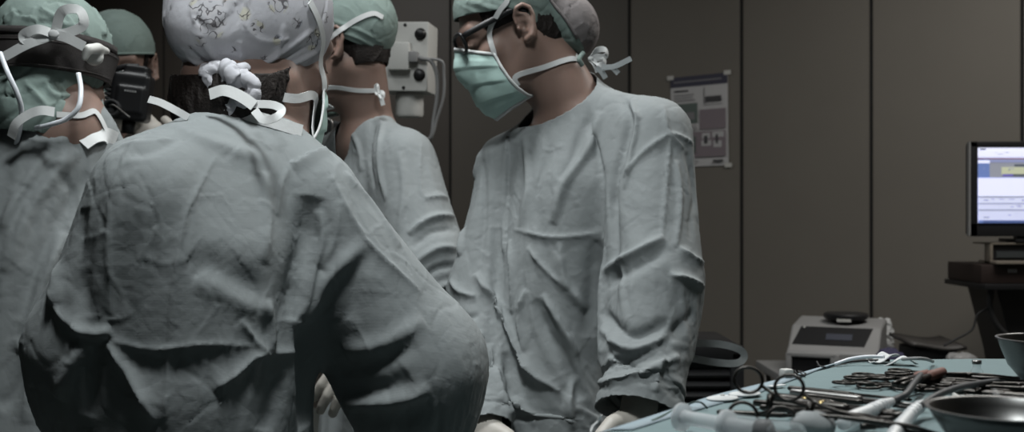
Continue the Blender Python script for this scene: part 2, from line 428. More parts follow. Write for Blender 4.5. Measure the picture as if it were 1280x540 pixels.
def get_co(o):
    a = np.empty(len(o.data.vertices) * 3); o.data.vertices.foreach_get('co', a); a = a.reshape(-1, 3)
    b = np.empty(len(a) * 3); o.data.vertex_normals.foreach_get('vector', b); return a, b.reshape(-1, 3)
def set_co(o, V): o.data.vertices.foreach_set('co', V.ravel()); o.data.update()
def relax(o, n):
    V, _ = get_co(o); E = np.empty(len(o.data.edges) * 2, np.int32); o.data.edges.foreach_get('vertices', E); E = E.reshape(-1, 2); k = np.bincount(E.ravel(), minlength=len(V))[:, None]
    for _ in range(n):
        A = np.stack([np.bincount(E[:, 0], V[E[:, 1], i], len(V)) + np.bincount(E[:, 1], V[E[:, 0], i], len(V)) for i in range(3)], -1) / np.maximum(k, 1); V = V * .5 + A * .5
    set_co(o, V)
def bvh(o): return BVHTree.FromPolygons([v.co for v in o.data.vertices], [p.vertices[:] for p in o.data.polygons])
def cast(t, px, py):
    d = P(px, py, 1.) - [0, 0, CAMZ]; h = t.ray_cast(Vector((0, 0, CAMZ)), Vector(d)); return None if h[0] is None else np.array(h[0])
def seg_dist(V, A):
    "distance to a polyline, position along it 0..1, signed side given by the last column later"
    best = np.full(len(V), 9.); tt = np.zeros(len(V)); n = len(A) - 1
    for i in range(n):
        a, b = A[i], A[i + 1]; ba = b - a; t = np.clip((V - a) @ ba / (ba @ ba + 1e-12), 0, 1); d = np.linalg.norm(V - a - t[:, None] * ba, axis=1)
        m = d < best; best[m] = d[m]; tt[m] = (i + t[m]) / n
    return best, tt
def strokes(o, L, taper=.5):
    "raise or sink folds along lines drawn on the cloth: (points, width, height, kind)"
    V, N = get_co(o); T = bvh(o); D = np.zeros(len(V))
    for pts, w, h, kind in L:
        if h < 0: h *= .7; w *= 1.15
        A = [cast(T, *p) for p in smooth_path([(x, y, 0) for x, y in pts], 5)[:, :2]]; A = [a for a in A if a is not None]
        if len(A) < 2: continue
        A = np.array(A); lo = A.min(0) - 4 * w; hi = A.max(0) + 4 * w
        m = np.nonzero(((V > lo) & (V < hi)).all(1))[0]
        d, t = seg_dist(V[m], A); e = np.clip(np.minimum(t, 1 - t) * 4, 0, 1) ** taper
        if kind == 'fold': f = np.exp(-(d / w) ** 2)
        elif kind == 'crease': f = np.exp(-d / w) * (d < 4 * w)
        elif kind == 'valley': f = np.exp(-(d / w) ** 2) - .55 * np.exp(-((d - 1.9 * w) / w) ** 2)
        elif kind == 'step':
            tg = A[-1] - A[0]; s = np.sign(((V[m] - A.mean(0)) * np.cross(tg, N[m])).sum(1)); f = (s > 0) * np.exp(-(d / (3 * w)) ** 2)
            e = np.clip(np.minimum(t, 1 - t) * 12, 0, 1)
        end = (t <= 0) | (t >= 1)
        D[m] += h * e * f * np.where(end & (d > 2 * w), .0, 1)
    set_co(o, V + N * D[:, None])
def crumple(o, n, amp, width, stretch=(1, 1, 1), seed=0, zmin=-9, power=1.):
    "net of sharp creases, as in starched cloth that has been folded"
    V, N = get_co(o); r = np.random.default_rng(seed); X = (V / np.asarray(stretch)).astype(np.float32); cand = np.nonzero(V[:, 2] > zmin)[0]
    W = X + .012 * np.sin(X[:, [1, 2, 0]] * 37 + seed) + .006 * np.sin(X[:, [2, 0, 1]] * 91)
    Sd = W[r.choice(cand, min(n, len(cand)), replace=False)]; hs = r.normal(size=len(Sd)).astype(np.float32); D = np.zeros(len(V), np.float32); s2 = (Sd * Sd).sum(1)
    for i in range(0, len(cand), 20000):
        j = cand[i:i + 20000]; q = W[j]; d2 = np.maximum((q * q).sum(1)[:, None] + s2 - 2 * q @ Sd.T, 0); k = np.argpartition(d2, 2, 1)[:, :2]; dd = np.sqrt(np.take_along_axis(d2, k, 1))
        hh = hs[k]; w1 = 1 / (dd + .004) ** 2; base = (hh * w1).sum(1) / w1.sum(1)
        e = np.clip(1 - np.abs(dd[:, 0] - dd[:, 1]) / width, 0, 1) ** 1.5 * np.where(np.sin(k.sum(1) * 12.9898) > .15, np.sign(hh[:, 0] + hh[:, 1]), 0); D[j] = base * .12 + e * .88
    set_co(o, V + N * (amp * D)[:, None])
def shell(o, t=.0025, off=-1):
    m = o.modifiers.new('thickness', 'SOLIDIFY'); m.thickness = t; m.offset = off; return o
def strap(name, path, f, parent, w=.011, off=.002, m='white', n=7, th=.0012, raw=False):
    "a cotton tape laid on a shape"
    p = smooth_path(path, n)
    if f is not None and not raw: p = onto(f, p, off); p = p.copy(); p[1:-1] = (p[:-2] + 2 * p[1:-1] + p[2:]) / 4; nr = grad(f, p)
    else: nr = None if f is None else grad(f, p)
    return auto(link(name, *sweep(p, 1, flat=(w, th), nref=nr if nr is not None else (0, -1, .2)), M[m] if isinstance(m, str) else m, parent))
def cap_part(fr, shape, cutf, parent, m, name='cap', h=.0035, cr=(110, .0016, .009), stretch=(1, 1, 1), seed=1, st=(), grow=0):
    f = fr.sdf(shape); c = fr.c; r = .2 * fr.k
    g = lambda a: axis(a - r, a + r, (a - r, a + r), h, .02)
    V, Q = mesh_sdf(f, g(c[0]), g(c[1]), g(c[2] + .03)); V, Fs = clip(V, Q, lambda p: -cutf(fr.l(p)))
    o = link(name, V, Fs, m, parent)
    if cr: crumple(o, cr[0], cr[1], cr[2], stretch, seed)
    if st: strokes(o, st)
    return shell(o, .0018)
def mask_part(fr, parent, top=.004, side=58, bot=-44, m='mask', nx=56, ny=40, drop=.0, off=.006):
    hull = S().add(ell((0, .035, -.035), (.062, .060, .086))).add(cone((0, .086, .012), (0, .113, -.034), .012, .013), .045)
    for s in (-1, 1): hull.add(chain([(s * .054, -.005, -.04), (s * .043, .035, -.086), (0, .078, -.108)], [.02, .02, .02]), .035)
    hull.add(ell((0, .045, -.072), (.056, .058, .060)), .03)
    V = []; TT = np.zeros((ny + 1, nx + 1)); DD = np.zeros((ny + 1, nx + 1, 3))
    o = np.array([0, .0, -.05])
    for j in range(ny + 1):
        v = j / ny
        for i in range(nx + 1):
            u = i / nx * 2 - 1; az = math.radians(side * u * (.86 + .24 * v))
            e0 = math.radians(28 - 16 * abs(u) ** 1.5 + top * 100); e1 = math.radians(bot - 15 * abs(u) ** 2); el = e0 + (e1 - e0) * v
            d = np.array([math.sin(az) * math.cos(el), math.cos(az) * math.cos(el), math.sin(el)]); t = .24
            for _ in range(60):
                q = float(hull((o + d * t)[None])[0]) - off
                if q < 3e-4: break
                t -= q * .8
            TT[j, i] = t; DD[j, i] = d
    for _ in range(10):
        a = TT.copy(); a[1:-1, 1:-1] = (TT[:-2, 1:-1] + TT[2:, 1:-1] + TT[1:-1, :-2] + TT[1:-1, 2:]) / 4; TT = np.maximum(a, TT * .995)
    for j in range(ny + 1):
        v = j / ny
        for i in range(nx + 1):
            u = i / nx * 2 - 1; t = TT[j, i]; d = DD[j, i]
            pl = .0028 * ((v * 4) % 1) * math.sin(math.pi * min(1, max(0, (1 - abs(u)) * 3)) / 2) * (0.1 < v < .9)
            V.append(o + d * (t + pl + .0012 * noise.noise(Vector((u * 4, v * 5, fr.c[0] * 9)))))
    V = fr.w(np.array(V)); Fs = [(j * (nx + 1) + i, j * (nx + 1) + i + 1, (j + 1) * (nx + 1) + i + 1, (j + 1) * (nx + 1) + i) for j in range(ny) for i in range(nx)]
    mk = shell(link('mask', V, Fs, M[m], parent), .0012)
    G = V.reshape(ny + 1, nx + 1, 3); loop = np.r_[G[0, :], G[1:, -1], G[-1, ::-1][1:], G[::-1, 0][1:]]
    cen = fr.w((0, .0, -.05)); nr = loop - cen
    link('binding', *sweep(loop, 1, flat=(.007, .003), nref=nr), M['white'], mk)
    return mk, G, hull
def stand(nm, label, loc, J, gown, tor=None, parts=None, neck_cut=None, res=.007, frames=22, grow=-.05, pin_extra=None, sim=True, box=None, zfine=.85, group='gowned surgical staff', torso_sq=1.4, head_res=.0028, ears=True, offset=.010, cuffs=True, hands=True, stiff=20):
    "a whole person: one body, with gown, gloves, trousers and clogs as parts"
    root = thing('person', label, 'person', loc, group); fr = J['head']; ax = nrm(J['RS'] - J['LS'])
    nb = J['nb']; pel = J['pelvis']; B = S(); hs = head_shape(ears); B.add(fr.sdf(hs))
    B.add(cone(fr.w((0, -.030, -.045)), nb, .055 * fr.k + J.get('nk', 0), .06 + J.get('nk', 0)), .035)
    ch = (J['LS'] + J['RS']) / 2 + (pel - nb) * .28 + nrm(np.cross([0, 0, 1], ax)) * .02
    B.add(chain([nb + (pel - nb) * .08, ch, nb + (pel - nb) * .62, pel], [.045, .06, .06, .066], (ax, 1.3)), .06)
    hips = [pel - ax * .058, pel + ax * .058]; fwd = nrm(np.cross([0, 0, 1], ax)); feet = []
    for k, (s, e, w, hd) in enumerate((('LS', 'LE', 'LW', 'LD'), ('RS', 'RE', 'RW', 'RD'))):
        B.add(chain([nb - [0, 0, .02], J[s]], [.045, .05]), .05); B.add(chain([J[s], J[e]], [.042, .035]), .03); B.add(chain([J[e], J[w]], [.035, .025]), .015)
        a = np.array([loc[0], loc[1], 0]) + ax * (-.1, .1)[k]; feet.append(a); kn = (hips[k] + a) / 2 + fwd * .03 + [0, 0, .03]
        B.add(chain([hips[k], kn, a + [0, 0, .09]], [.058, .055, .038]), .05); B.add(chain([a + [0, 0, .05] - fwd * .05, a + [0, 0, .035] + fwd * .12], [.035, .025], (ax, 1.3)), .02)
        if hands: B.add(hand_shape(J[w], J[hd][0], J[hd][1], (-1, 1)[k], 1., J.get('curl', .5)), .01)
    pts = np.array([J[x] for x in ('LS', 'RS', 'LE', 'RE', 'LW', 'RW')] + feet + [pel] + [fr.c]); lo = pts.min(0) - .3; hi = pts.max(0) + .3; lo[2] = -.02
    c = fr.c; r = .145
    V, Q = mesh_sdf(B, axis(lo[0], hi[0], (c[0] - r, c[0] + r), head_res, .007), axis(lo[1], hi[1], (c[1] - r, c[1] + r), head_res, .007), axis(lo[2], hi[2], (c[2] - .2, c[2] + .13), head_res, .008))
    link('body', V, Q, M['skin'], root)
    # gown
    f = fwd; G = gown; zl = .42
    glo = pts.min(0) - .28; ghi = pts.max(0) + .28; ghi[2] = max(J['LS'][2], J['RS'][2], nb[2]) + .16; bx = box or ((glo[0], ghi[0]), (glo[1], ghi[1]), (zfine, ghi[2]))
    A = lambda i, l, h_, hh: axis(l, h_, (max(l, bx[i][0]), min(h_, bx[i][1])), hh, hh * 3)
    V, Q = mesh_sdf(G, A(0, glo[0], ghi[0], res), A(1, glo[1], ghi[1], res), A(2, zl - .06, ghi[2], res))
    nc = neck_cut or cone(nb + nrm(fr.c - nb) * .12, nb - nrm(fr.c - nb) * .05, .062, .066)
    cf = []
    for w, hd in (('LW', 'LD'), ('RW', 'RD')):
        d = nrm(J[hd][0]); cf.append((J[w] + d * .0, d))
    def keep(p):
        e = np.minimum(nc(p), p[:, 2] - zl)
        for (o_, d), cr in zip(cf, J.get('cr', (.12, .12))): e = np.minimum(e, np.maximum(np.maximum(-((p - o_) @ d), np.linalg.norm(p - o_, axis=1) - cr), .025 - tor(p)))
        return e
    V, Fs = clip(V, Q, keep); g = link('gown', V, Fs, M['gown'], root)
    if sim:
        I = lambda p: G(p) + offset
        hh = max(.012, res * 1.8)
        Vc, Qc = mesh_sdf(I, A(0, glo[0], ghi[0], hh), A(1, glo[1], ghi[1], hh), A(2, zl - .06, ghi[2], hh)); co = link('form', Vc, Qc, None)
        pin = (nc(V) < .012) * 1.
        for o_, d in cf: pin = np.maximum(pin, (np.abs((V - o_) @ d) < .02) & (np.linalg.norm(V - o_, axis=1) < .14))
        if pin_extra is not None: pin = np.maximum(pin, pin_extra(V))
        g.parent = None; set_co(g, drape(g, co, frames, grow, pin, tension=stiff)); relax(g, 2); g.parent = root; g.matrix_parent_inverse = Matrix.Translation(-root.location)
        me = co.data; bpy.data.objects.remove(co); bpy.data.meshes.remove(me)
    # gloves, trousers, clogs
    for k, (w, hd) in enumerate((('LW', 'LD'), ('RW', 'RD'))):
        if hands:
            hsd = hand_shape(J[w], J[hd][0], J[hd][1], (-1, 1)[k], 1., J.get('curl', .5), .0022); d = nrm(J[hd][0])
            hsd.add(cone(J[w] - d * .12, J[w] - d * .01, .038, .030), .01)
            q = J[w] + d * .06; V, Q = mesh_sdf(hsd, *[axis(q[i] - .17, q[i] + .17, (q[i] - .16, q[i] + .16), .0035, .01) for i in range(3)])
            V, Fs = clip(V, Q, lambda p: (p - J[w]) @ d + .10); shell(link('glove', V, Fs, M['glove'], root), .0008, 1)
    T = S()
    for k in (0, 1):
        kn = (hips[k] + feet[k]) / 2 + fwd * .03 + [0, 0, .03]; T.add(chain([hips[k], kn, feet[k] + [0, 0, .06]], [.068, .068, .066]), .04 if k else 0)
    T.add(chain([pel, pel + [0, 0, .02]], [.085, .08], (ax, 1.35)), .04)
    V, Q = mesh_sdf(T, *[axis(min(feet[0][i], feet[1][i], pel[i]) - .2, max(feet[0][i], feet[1][i], pel[i]) + .2, (-9, 9), .016, .02) for i in (0, 1)], axis(.03, pel[2] + .2, (-9, 9), .02, .02))
    V, Fs = clip(V, Q, lambda p: np.minimum(p[:, 2] - .09, pel[2] - .06 - p[:, 2])); shell(link('trousers', V, Fs, M['trousers'], root), .003)
    for a in feet:
        sh = S().add(chain([a + [0, 0, .045] - fwd * .055, a + [0, 0, .045] + fwd * .02, a + [0, 0, .035] + fwd * .13], [.044, .047, .036], (ax, 1.15))).add(half(a + [0, 0, .004], (0, 0, -1)), .01, 'i')
        V, Q = mesh_sdf(sh, *[axis(a[i] - .22, a[i] + .22, (-9, 9), .012, .012) for i in (0, 1)], axis(-.02, .12, (-9, 9), .012, .012)); link('clog', V, Q, M['shoe'], root)
    return root, g, B, fr
M['glove'] = mat('latex_glove', (.40, .375, .34), .5, bump=[('noise', 120, .2, .001)])
# ---------------------------------------------------------------- things worn on the head
def interp_cut(ys, zs):
    ys = np.array(ys); zs = np.array(zs); o = np.argsort(ys); return lambda p: np.interp(p[:, 1], ys[o], zs[o]) - p[:, 2]      # negative above the edge
def hair_part(fr, keep, parent, shape=None, cr=True, h=.0035):
    s = shape or S().add(cranium(.005)).add(ell((0, -.048, -.022), (.064, .052, .062)), .03); f = fr.sdf(s); c = fr.c; r = .19 * fr.k
    V, Q = mesh_sdf(f, *[axis(c[i] - r, c[i] + r, (-9, 9), h, .02) for i in range(3)]); V, Fs = clip(V, Q, lambda p: keep(fr.l(p)))
    o = link('hair', V, Fs, M['hair'], parent); crumple(o, 160, .003, .006, (1, 1, 3), 3); return shell(o, .002)
def px_path(f, pts):
    out = []
    for q in pts:
        h = hit(f, *q) if len(q) == 2 else None
        out.append(np.asarray(q, float) if len(q) == 3 else (h if h is not None else P(q[0], q[1], out[-1][1] if out else 2.)))
    return out
def glasses(fr, parent):
    r = []
    for s in (-1, 1):
        loop = [(s * (.034 + .027 * math.copysign(abs(math.cos(a)) ** .6, math.cos(a))), .110 - .012 * abs(.5 + .5 * math.cos(a)), .014 + .0185 * math.copysign(abs(math.sin(a)) ** .6, math.sin(a))) for a in np.linspace(0, 2 * math.pi, 33)]
        r.append(sweep(fr.w(np.array(loop)), .0036 * fr.k, 8, cap=False))
    r.append(sweep(fr.w(smooth_path([(-.010, .109, .018), (0, .112, .022), (.010, .109, .018)])), .0026 * fr.k, 8))
    g = link('glasses', *join(*r), M['black'], parent)
    for s in (-1, 1):
        p = smooth_path([(s * .062, .097, .022), (s * .072, .085, .024), (s * .080, .03, .028), (s * .084, -.005, .030), (s * .083, -.03, .015)])
        link('temple_arm', *sweep(fr.w(p), 1, flat=(.0115, .0035), nref=fr.d((s, .1, 0))), M['black'], g)
        n = 24; L = [fr.w((s * .034, .104, .014))] + [fr.w((s * (.034 + .025 * math.copysign(abs(math.cos(a)) ** .6, math.cos(a))), .109 - .012 * abs(.5 + .5 * math.cos(a)), .014 + .017 * math.copysign(abs(math.sin(a)) ** .6, math.sin(a)))) for a in np.linspace(0, 2 * math.pi, n, endpoint=False)]
        link('lens', L, [(0, 1 + i, 1 + (i + 1) % n) for i in range(n)], M['glass'], g)
    return g
def ribbon_bow(c, right, up, out, parent, m, size=.03, w=.012, name='bow', loops=((-1, .5), (1, .6)), tails=((-.6, -1.6), (.5, -1.4))):
    c = np.asarray(c, float); right, up, out = nrm(right), nrm(up), nrm(out); parts = []
    q = lambda x, y, z: c + size * (right * x + up * y + out * z)
    for sx, sy in loops:
        p = smooth_path([q(0, 0, .1), q(sx * .5, sy * .9, .35), q(sx * 1.1, sy * .8, .3), q(sx * 1.15, sy * .1, .25), q(sx * .6, -sy * .1, .25), q(0, 0, .15)]); parts.append(sweep(p, 1, flat=(w, .0015), nref=out * .6 + right * .5))
    for tx, ty in tails: parts.append(sweep(smooth_path([q(0, 0, .12), q(tx * .5, ty * .4, .3), q(tx, ty, .2)]), 1, flat=(w, .0015), nref=out))
    bl = S().add(ell(c + out * size * .2, (size * .22, size * .16, size * .2)))
    V, Q = mesh_sdf(bl, *[axis(c[i] - size, c[i] + size, (-9, 9), size * .1, 1) for i in range(3)]); parts.append((V, [tuple(x) for x in Q]))
    return auto(link(name, *join(*parts), m, parent), 50)
M['glass'] = mat('lens_glass', (.9, .92, .92), .03, trans=1., ior=1.2)
M['gauze'] = mat('gauze_cap', (.17, .155, .155), .85, bump=[('noise', 80, .5, .003), ('weave', 400, .2, .0008)], var=(22, .5), spec=.2)
M['mesh'] = mat('headband_mesh', (.05, .043, .042), .8, bump=[('weave', 260, .8, .002), ('noise', 300, .4, .001)])
M['tube'] = mat('white_tube', (.72, .75, .80), .25, spec=.6)
def print_material(spots):
    "grey cotton with small drawn sprigs: pale fills inside thin dark outlines"
    m = mat('printed_cotton', (.42, .42, .45), .8, bump=[('noise', 60, .35, .003), ('weave', 300, .25, .0008)], spec=.2); nt = m.node_tree; L = nt.links.new; b = nt.nodes['Principled BSDF']
    def node(t, **k):
        n = nt.nodes.new(t)
        for a, v in k.items(): setattr(n, a, v)
        return n
    def math_(op, a, c=None, clamp=False):
        n = node('ShaderNodeMath', operation=op, use_clamp=clamp)
        for i, v in enumerate((a, c)):
            if v is None: continue
            if isinstance(v, (int, float)): n.inputs[i].default_value = v
            else: L(v, n.inputs[i])
        return n.outputs[0]
    tc = node('ShaderNodeTexCoord').outputs['Object']
    def mask(rad_extra=0.):
        tot = None
        for c, r in spots:
            d = node('ShaderNodeVectorMath', operation='DISTANCE'); L(tc, d.inputs[0]); d.inputs[1].default_value = tuple(c)
            q = math_('SUBTRACT', r, d.outputs['Value']); q = math_('MULTIPLY', q, 260., True); tot = q if tot is None else math_('MAXIMUM', tot, q)
        return tot
    k = mask()
    nz = node('ShaderNodeTexNoise'); nz.inputs['Scale'].default_value = 95; nz.inputs['Detail'].default_value = 1.2; L(tc, nz.inputs['Vector'])
    ln = math_('ABSOLUTE', math_('SUBTRACT', nz.outputs['Fac'], .5)); line = math_('MULTIPLY', math_('SUBTRACT', .045, ln), 40., True)
    v = node('ShaderNodeTexVoronoi'); v.inputs['Scale'].default_value = 75; L(tc, v.inputs['Vector'])
    cr = node('ShaderNodeValToRGB'); cr.color_ramp.interpolation = 'CONSTANT'; e = cr.color_ramp.elements
    e[0].color = (.36, .36, .38, 1); e[1].position = .45; e[1].color = (.42, .40, .27, 1); x = e.new(.7); x.color = (.17, .20, .25, 1); x = e.new(.85); x.color = (.40, .39, .40, 1)
    sp = node('ShaderNodeSeparateColor'); L(v.outputs['Color'], sp.inputs[0]); L(sp.outputs[0], cr.inputs[0])
    m1 = node('ShaderNodeMix', data_type='RGBA'); m1.inputs[6].default_value = (.42, .42, .45, 1); L(cr.outputs[0], m1.inputs[7]); L(math_('MULTIPLY', k, .55), m1.inputs[0])
    m2 = node('ShaderNodeMix', data_type='RGBA'); L(m1.outputs[2], m2.inputs[6]); m2.inputs[7].default_value = (.06, .055, .06, 1); L(math_('MULTIPLY', math_('MULTIPLY', k, line), .85), m2.inputs[0])
    L(m2.outputs[2], b.inputs['Base Color']); return m
# ---------------------------------------------------------------- folds
FOLDS = dict(
 back=[([(390, 246), (383, 300), (370, 350), (364, 400)], .016, -.015, 'fold'), ([(400, 262), (402, 300), (388, 350), (376, 400)], .006, .007, 'fold'), ([(380, 405), (381, 460), (380, 535)], .014, -.022, 'fold'),
  ([(362, 206), (385, 193), (404, 187), (424, 190)], .004, .006, 'step'), ([(362, 206), (350, 235), (346, 270)], .006, .004, 'crease'), ([(413, 220), (457, 300), (527, 367)], .006, .006, 'crease'), ([(432, 215), (470, 262), (500, 310)], .007, .004, 'fold'),
  ([(460, 303), (407, 353), (383, 400)], .011, .010, 'fold'), ([(457, 303), (445, 345), (440, 400)], .010, -.006, 'fold'), ([(510, 467), (480, 487), (407, 490)], .014, -.008, 'fold'), ([(537, 485), (500, 500), (430, 505)], .010, .010, 'fold'), ([(540, 510), (500, 522), (420, 530)], .013, -.007, 'fold'), ([(530, 400), (480, 430), (430, 440)], .012, .007, 'fold'), ([(520, 430), (470, 455), (420, 462)], .010, -.006, 'fold'),
  ([(170, 176), (150, 215), (137, 258), (136, 330), (139, 403)], .004, .0035, 'crease'), ([(271, 193), (248, 235), (231, 273), (218, 350), (210, 432)], .003, .003, 'crease'), ([(210, 432), (208, 480), (206, 535)], .004, .003, 'crease'),
  ([(134, 428), (165, 475), (195, 529)], .007, .011, 'crease'), ([(108, 424), (88, 460), (72, 497)], .010, .010, 'fold'), ([(118, 425), (118, 470), (112, 520)], .009, -.008, 'fold'), ([(137, 424), (188, 437), (250, 431), (320, 432)], .005, .004, 'crease'), ([(150, 450), (210, 462), (290, 458)], .02, -.006, 'fold'), ([(90, 410), (119, 417), (140, 412)], .007, .007, 'fold'),
  ([(238, 318), (280, 342), (330, 372)], .018, -.008, 'fold'), ([(245, 345), (290, 370), (335, 395)], .014, .006, 'fold'), ([(267, 489), (290, 470), (310, 453), (327, 443), (378, 440)], .007, .009, 'crease'), ([(333, 375), (338, 410), (337, 440)], .007, .008, 'fold'), ([(300, 400), (322, 430), (330, 442)], .006, .006, 'crease'), ([(345, 465), (340, 500), (330, 538)], .012, -.009, 'fold'),
  ([(200, 150), (260, 175), (330, 200)], .010, .004, 'fold'), ([(150, 182), (190, 178), (225, 172)], .005, .004, 'crease'), ([(160, 195), (200, 186), (240, 160)], .006, -.004, 'fold'), ([(90, 230), (75, 300), (70, 380)], .012, .007, 'fold'), ([(105, 260), (100, 330), (110, 395)], .012, -.007, 'fold'), ([(60, 330), (75, 390), (110, 418)], .008, .007, 'crease'), ([(330, 215), (335, 270), (330, 330)], .008, .004, 'fold'), ([(425, 250), (418, 300), (402, 335)], .006, .004, 'crease')],
 table=[([(655, 142), (643, 163), (633, 196), (630, 265), (634, 325)], .004, .006, 'step'), ([(590, 196), (590, 237), (574, 320)], .007, .008, 'fold'), ([(612, 150), (600, 196), (592, 230)], .007, .006, 'fold'), ([(604, 200), (606, 260), (600, 330)], .006, -.006, 'fold'),
  ([(771, 104), (787, 140), (780, 182), (768, 237), (772, 325)], .009, -.012, 'fold'), ([(783, 120), (796, 150), (790, 190), (781, 237)], .005, .006, 'fold'), ([(826, 106), (835, 163), (854, 186)], .004, .006, 'crease'), ([(838, 166), (833, 233), (826, 302)], .003, .004, 'crease'), ([(838, 166), (805, 190), (780, 222)], .005, .006, 'crease'), ([(838, 166), (862, 178), (882, 198)], .005, .006, 'crease'), ([(800, 104), (790, 130), (800, 150)], .004, .005, 'crease'), ([(858, 190), (868, 240), (862, 300)], .008, -.007, 'fold'), ([(845, 200), (850, 250), (845, 310)], .006, .006, 'fold'),
  ([(752, 140), (733, 190), (705, 230), (690, 280)], .010, .007, 'fold'), ([(735, 150), (715, 200), (700, 225)], .008, -.005, 'fold'), ([(641, 286), (692, 297), (752, 291)], .004, .005, 'crease'), ([(655, 170), (660, 230), (650, 285)], .008, .005, 'fold'), ([(690, 180), (670, 240), (668, 285)], .008, -.005, 'fold'),
  ([(594, 342), (619, 380), (650, 438), (681, 487)], .008, .016, 'crease'), ([(657, 362), (650, 393), (657, 440)], .006, .011, 'crease'), ([(668, 375), (686, 416), (708, 451), (725, 500)], .010, -.012, 'fold'), ([(678, 368), (700, 405), (722, 445)], .007, .008, 'fold'), ([(637, 300), (641, 345), (641, 392)], .006, .009, 'crease'), ([(659, 309), (680, 335), (708, 362)], .005, .006, 'crease'), ([(610, 430), (622, 480), (646, 540)], .008, .011, 'crease'), ([(632, 440), (640, 490), (665, 540)], .010, -.010, 'fold'), ([(650, 440), (672, 470), (700, 490)], .005, .008, 'crease'), ([(700, 300), (705, 350), (735, 390)], .009, .007, 'fold'), ([(745, 300), (742, 360), (735, 420)], .014, -.014, 'fold'), ([(720, 470), (712, 500), (716, 538)], .007, .008, 'fold'),
  ([(752, 358), (797, 333), (837, 309)], .012, -.008, 'fold'), ([(752, 340), (790, 318), (830, 296)], .008, .008, 'fold'), ([(752, 389), (788, 420), (837, 402)], .009, -.013, 'fold'), ([(750, 410), (790, 438), (845, 415)], .008, .010, 'fold'), ([(742, 462), (792, 447), (837, 420), (868, 390)], .009, -.012, 'fold'), ([(837, 344), (862, 350), (883, 362)], .007, .012, 'crease'), ([(745, 480), (790, 470), (850, 445)], .007, .009, 'fold'), ([(820, 490), (822, 465), (830, 450)], .005, .008, 'crease'), ([(760, 440), (775, 452), (800, 462)], .006, -.009, 'fold'), ([(848, 310), (870, 325), (884, 330)], .006, .008, 'crease'), ([(560, 345), (575, 365), (595, 372)], .006, .009, 'crease'), ([(556, 375), (575, 395), (600, 395)], .007, -.008, 'fold'), ([(552, 400), (575, 418), (605, 420)], .007, .008, 'fold'), ([(560, 440), (585, 450), (607, 445)], .006, -.007, 'fold')],
 middle=[([(468, 150), (461, 189), (468, 235)], .008, -.016, 'fold'), ([(478, 150), (474, 200), (482, 250)], .006, .008, 'fold'), ([(488, 147), (529, 148), (551, 172)], .004, .006, 'step'), ([(527, 178), (525, 219), (533, 268)], .003, .004, 'crease'), ([(511, 293), (537, 274), (567, 270)], .008, .014, 'fold'), ([(515, 310), (540, 290), (570, 287)], .008, -.012, 'fold'), ([(529, 248), (552, 246), (571, 252)], .006, .008, 'crease'), ([(518, 330), (545, 312), (570, 310)], .008, .012, 'fold'), ([(525, 350), (548, 335), (570, 332)], .007, -.010, 'fold'), ([(530, 372), (552, 358), (568, 356)], .007, .010, 'fold'), ([(530, 400), (545, 388), (560, 385)], .006, -.008, 'fold'), ([(545, 170), (562, 205), (573, 235)], .006, -.007, 'fold'), ([(500, 190), (505, 240), (498, 290)], .008, .006, 'fold'), ([(440, 165), (450, 190), (452, 215)], .006, .006, 'fold')],
 headband=[([(95, 185), (40, 260), (5, 340)], .012, .012, 'fold'), ([(110, 215), (60, 300), (30, 400)], .012, -.012, 'fold'), ([(60, 190), (20, 250), (0, 290)], .008, .008, 'fold'), ([(80, 290), (50, 360), (25, 440)], .010, .012, 'fold'), ([(30, 170), (55, 178), (90, 172)], .005, .005, 'crease'), ([(20, 420), (35, 470), (30, 530)], .010, .010, 'crease'), ([(50, 440), (20, 490), (0, 510)], .010, -.010, 'fold'), ([(70, 215), (90, 240), (85, 280)], .007, -.006, 'fold')])
def finish_gown(g, key, amp, zmin, n, seed):
    eval_co(g, 1); strokes(g, [(a, b, c * (1.3 if key == 'table' else 1), d) for a, b, c, d in FOLDS[key]]); crumple(g, n, amp, .008, (1, 1, 1.6), seed, zmin); crumple(g, n * 4, amp * .45, .005, (1, 1, 1.3), seed + 5, zmin); shell(g)
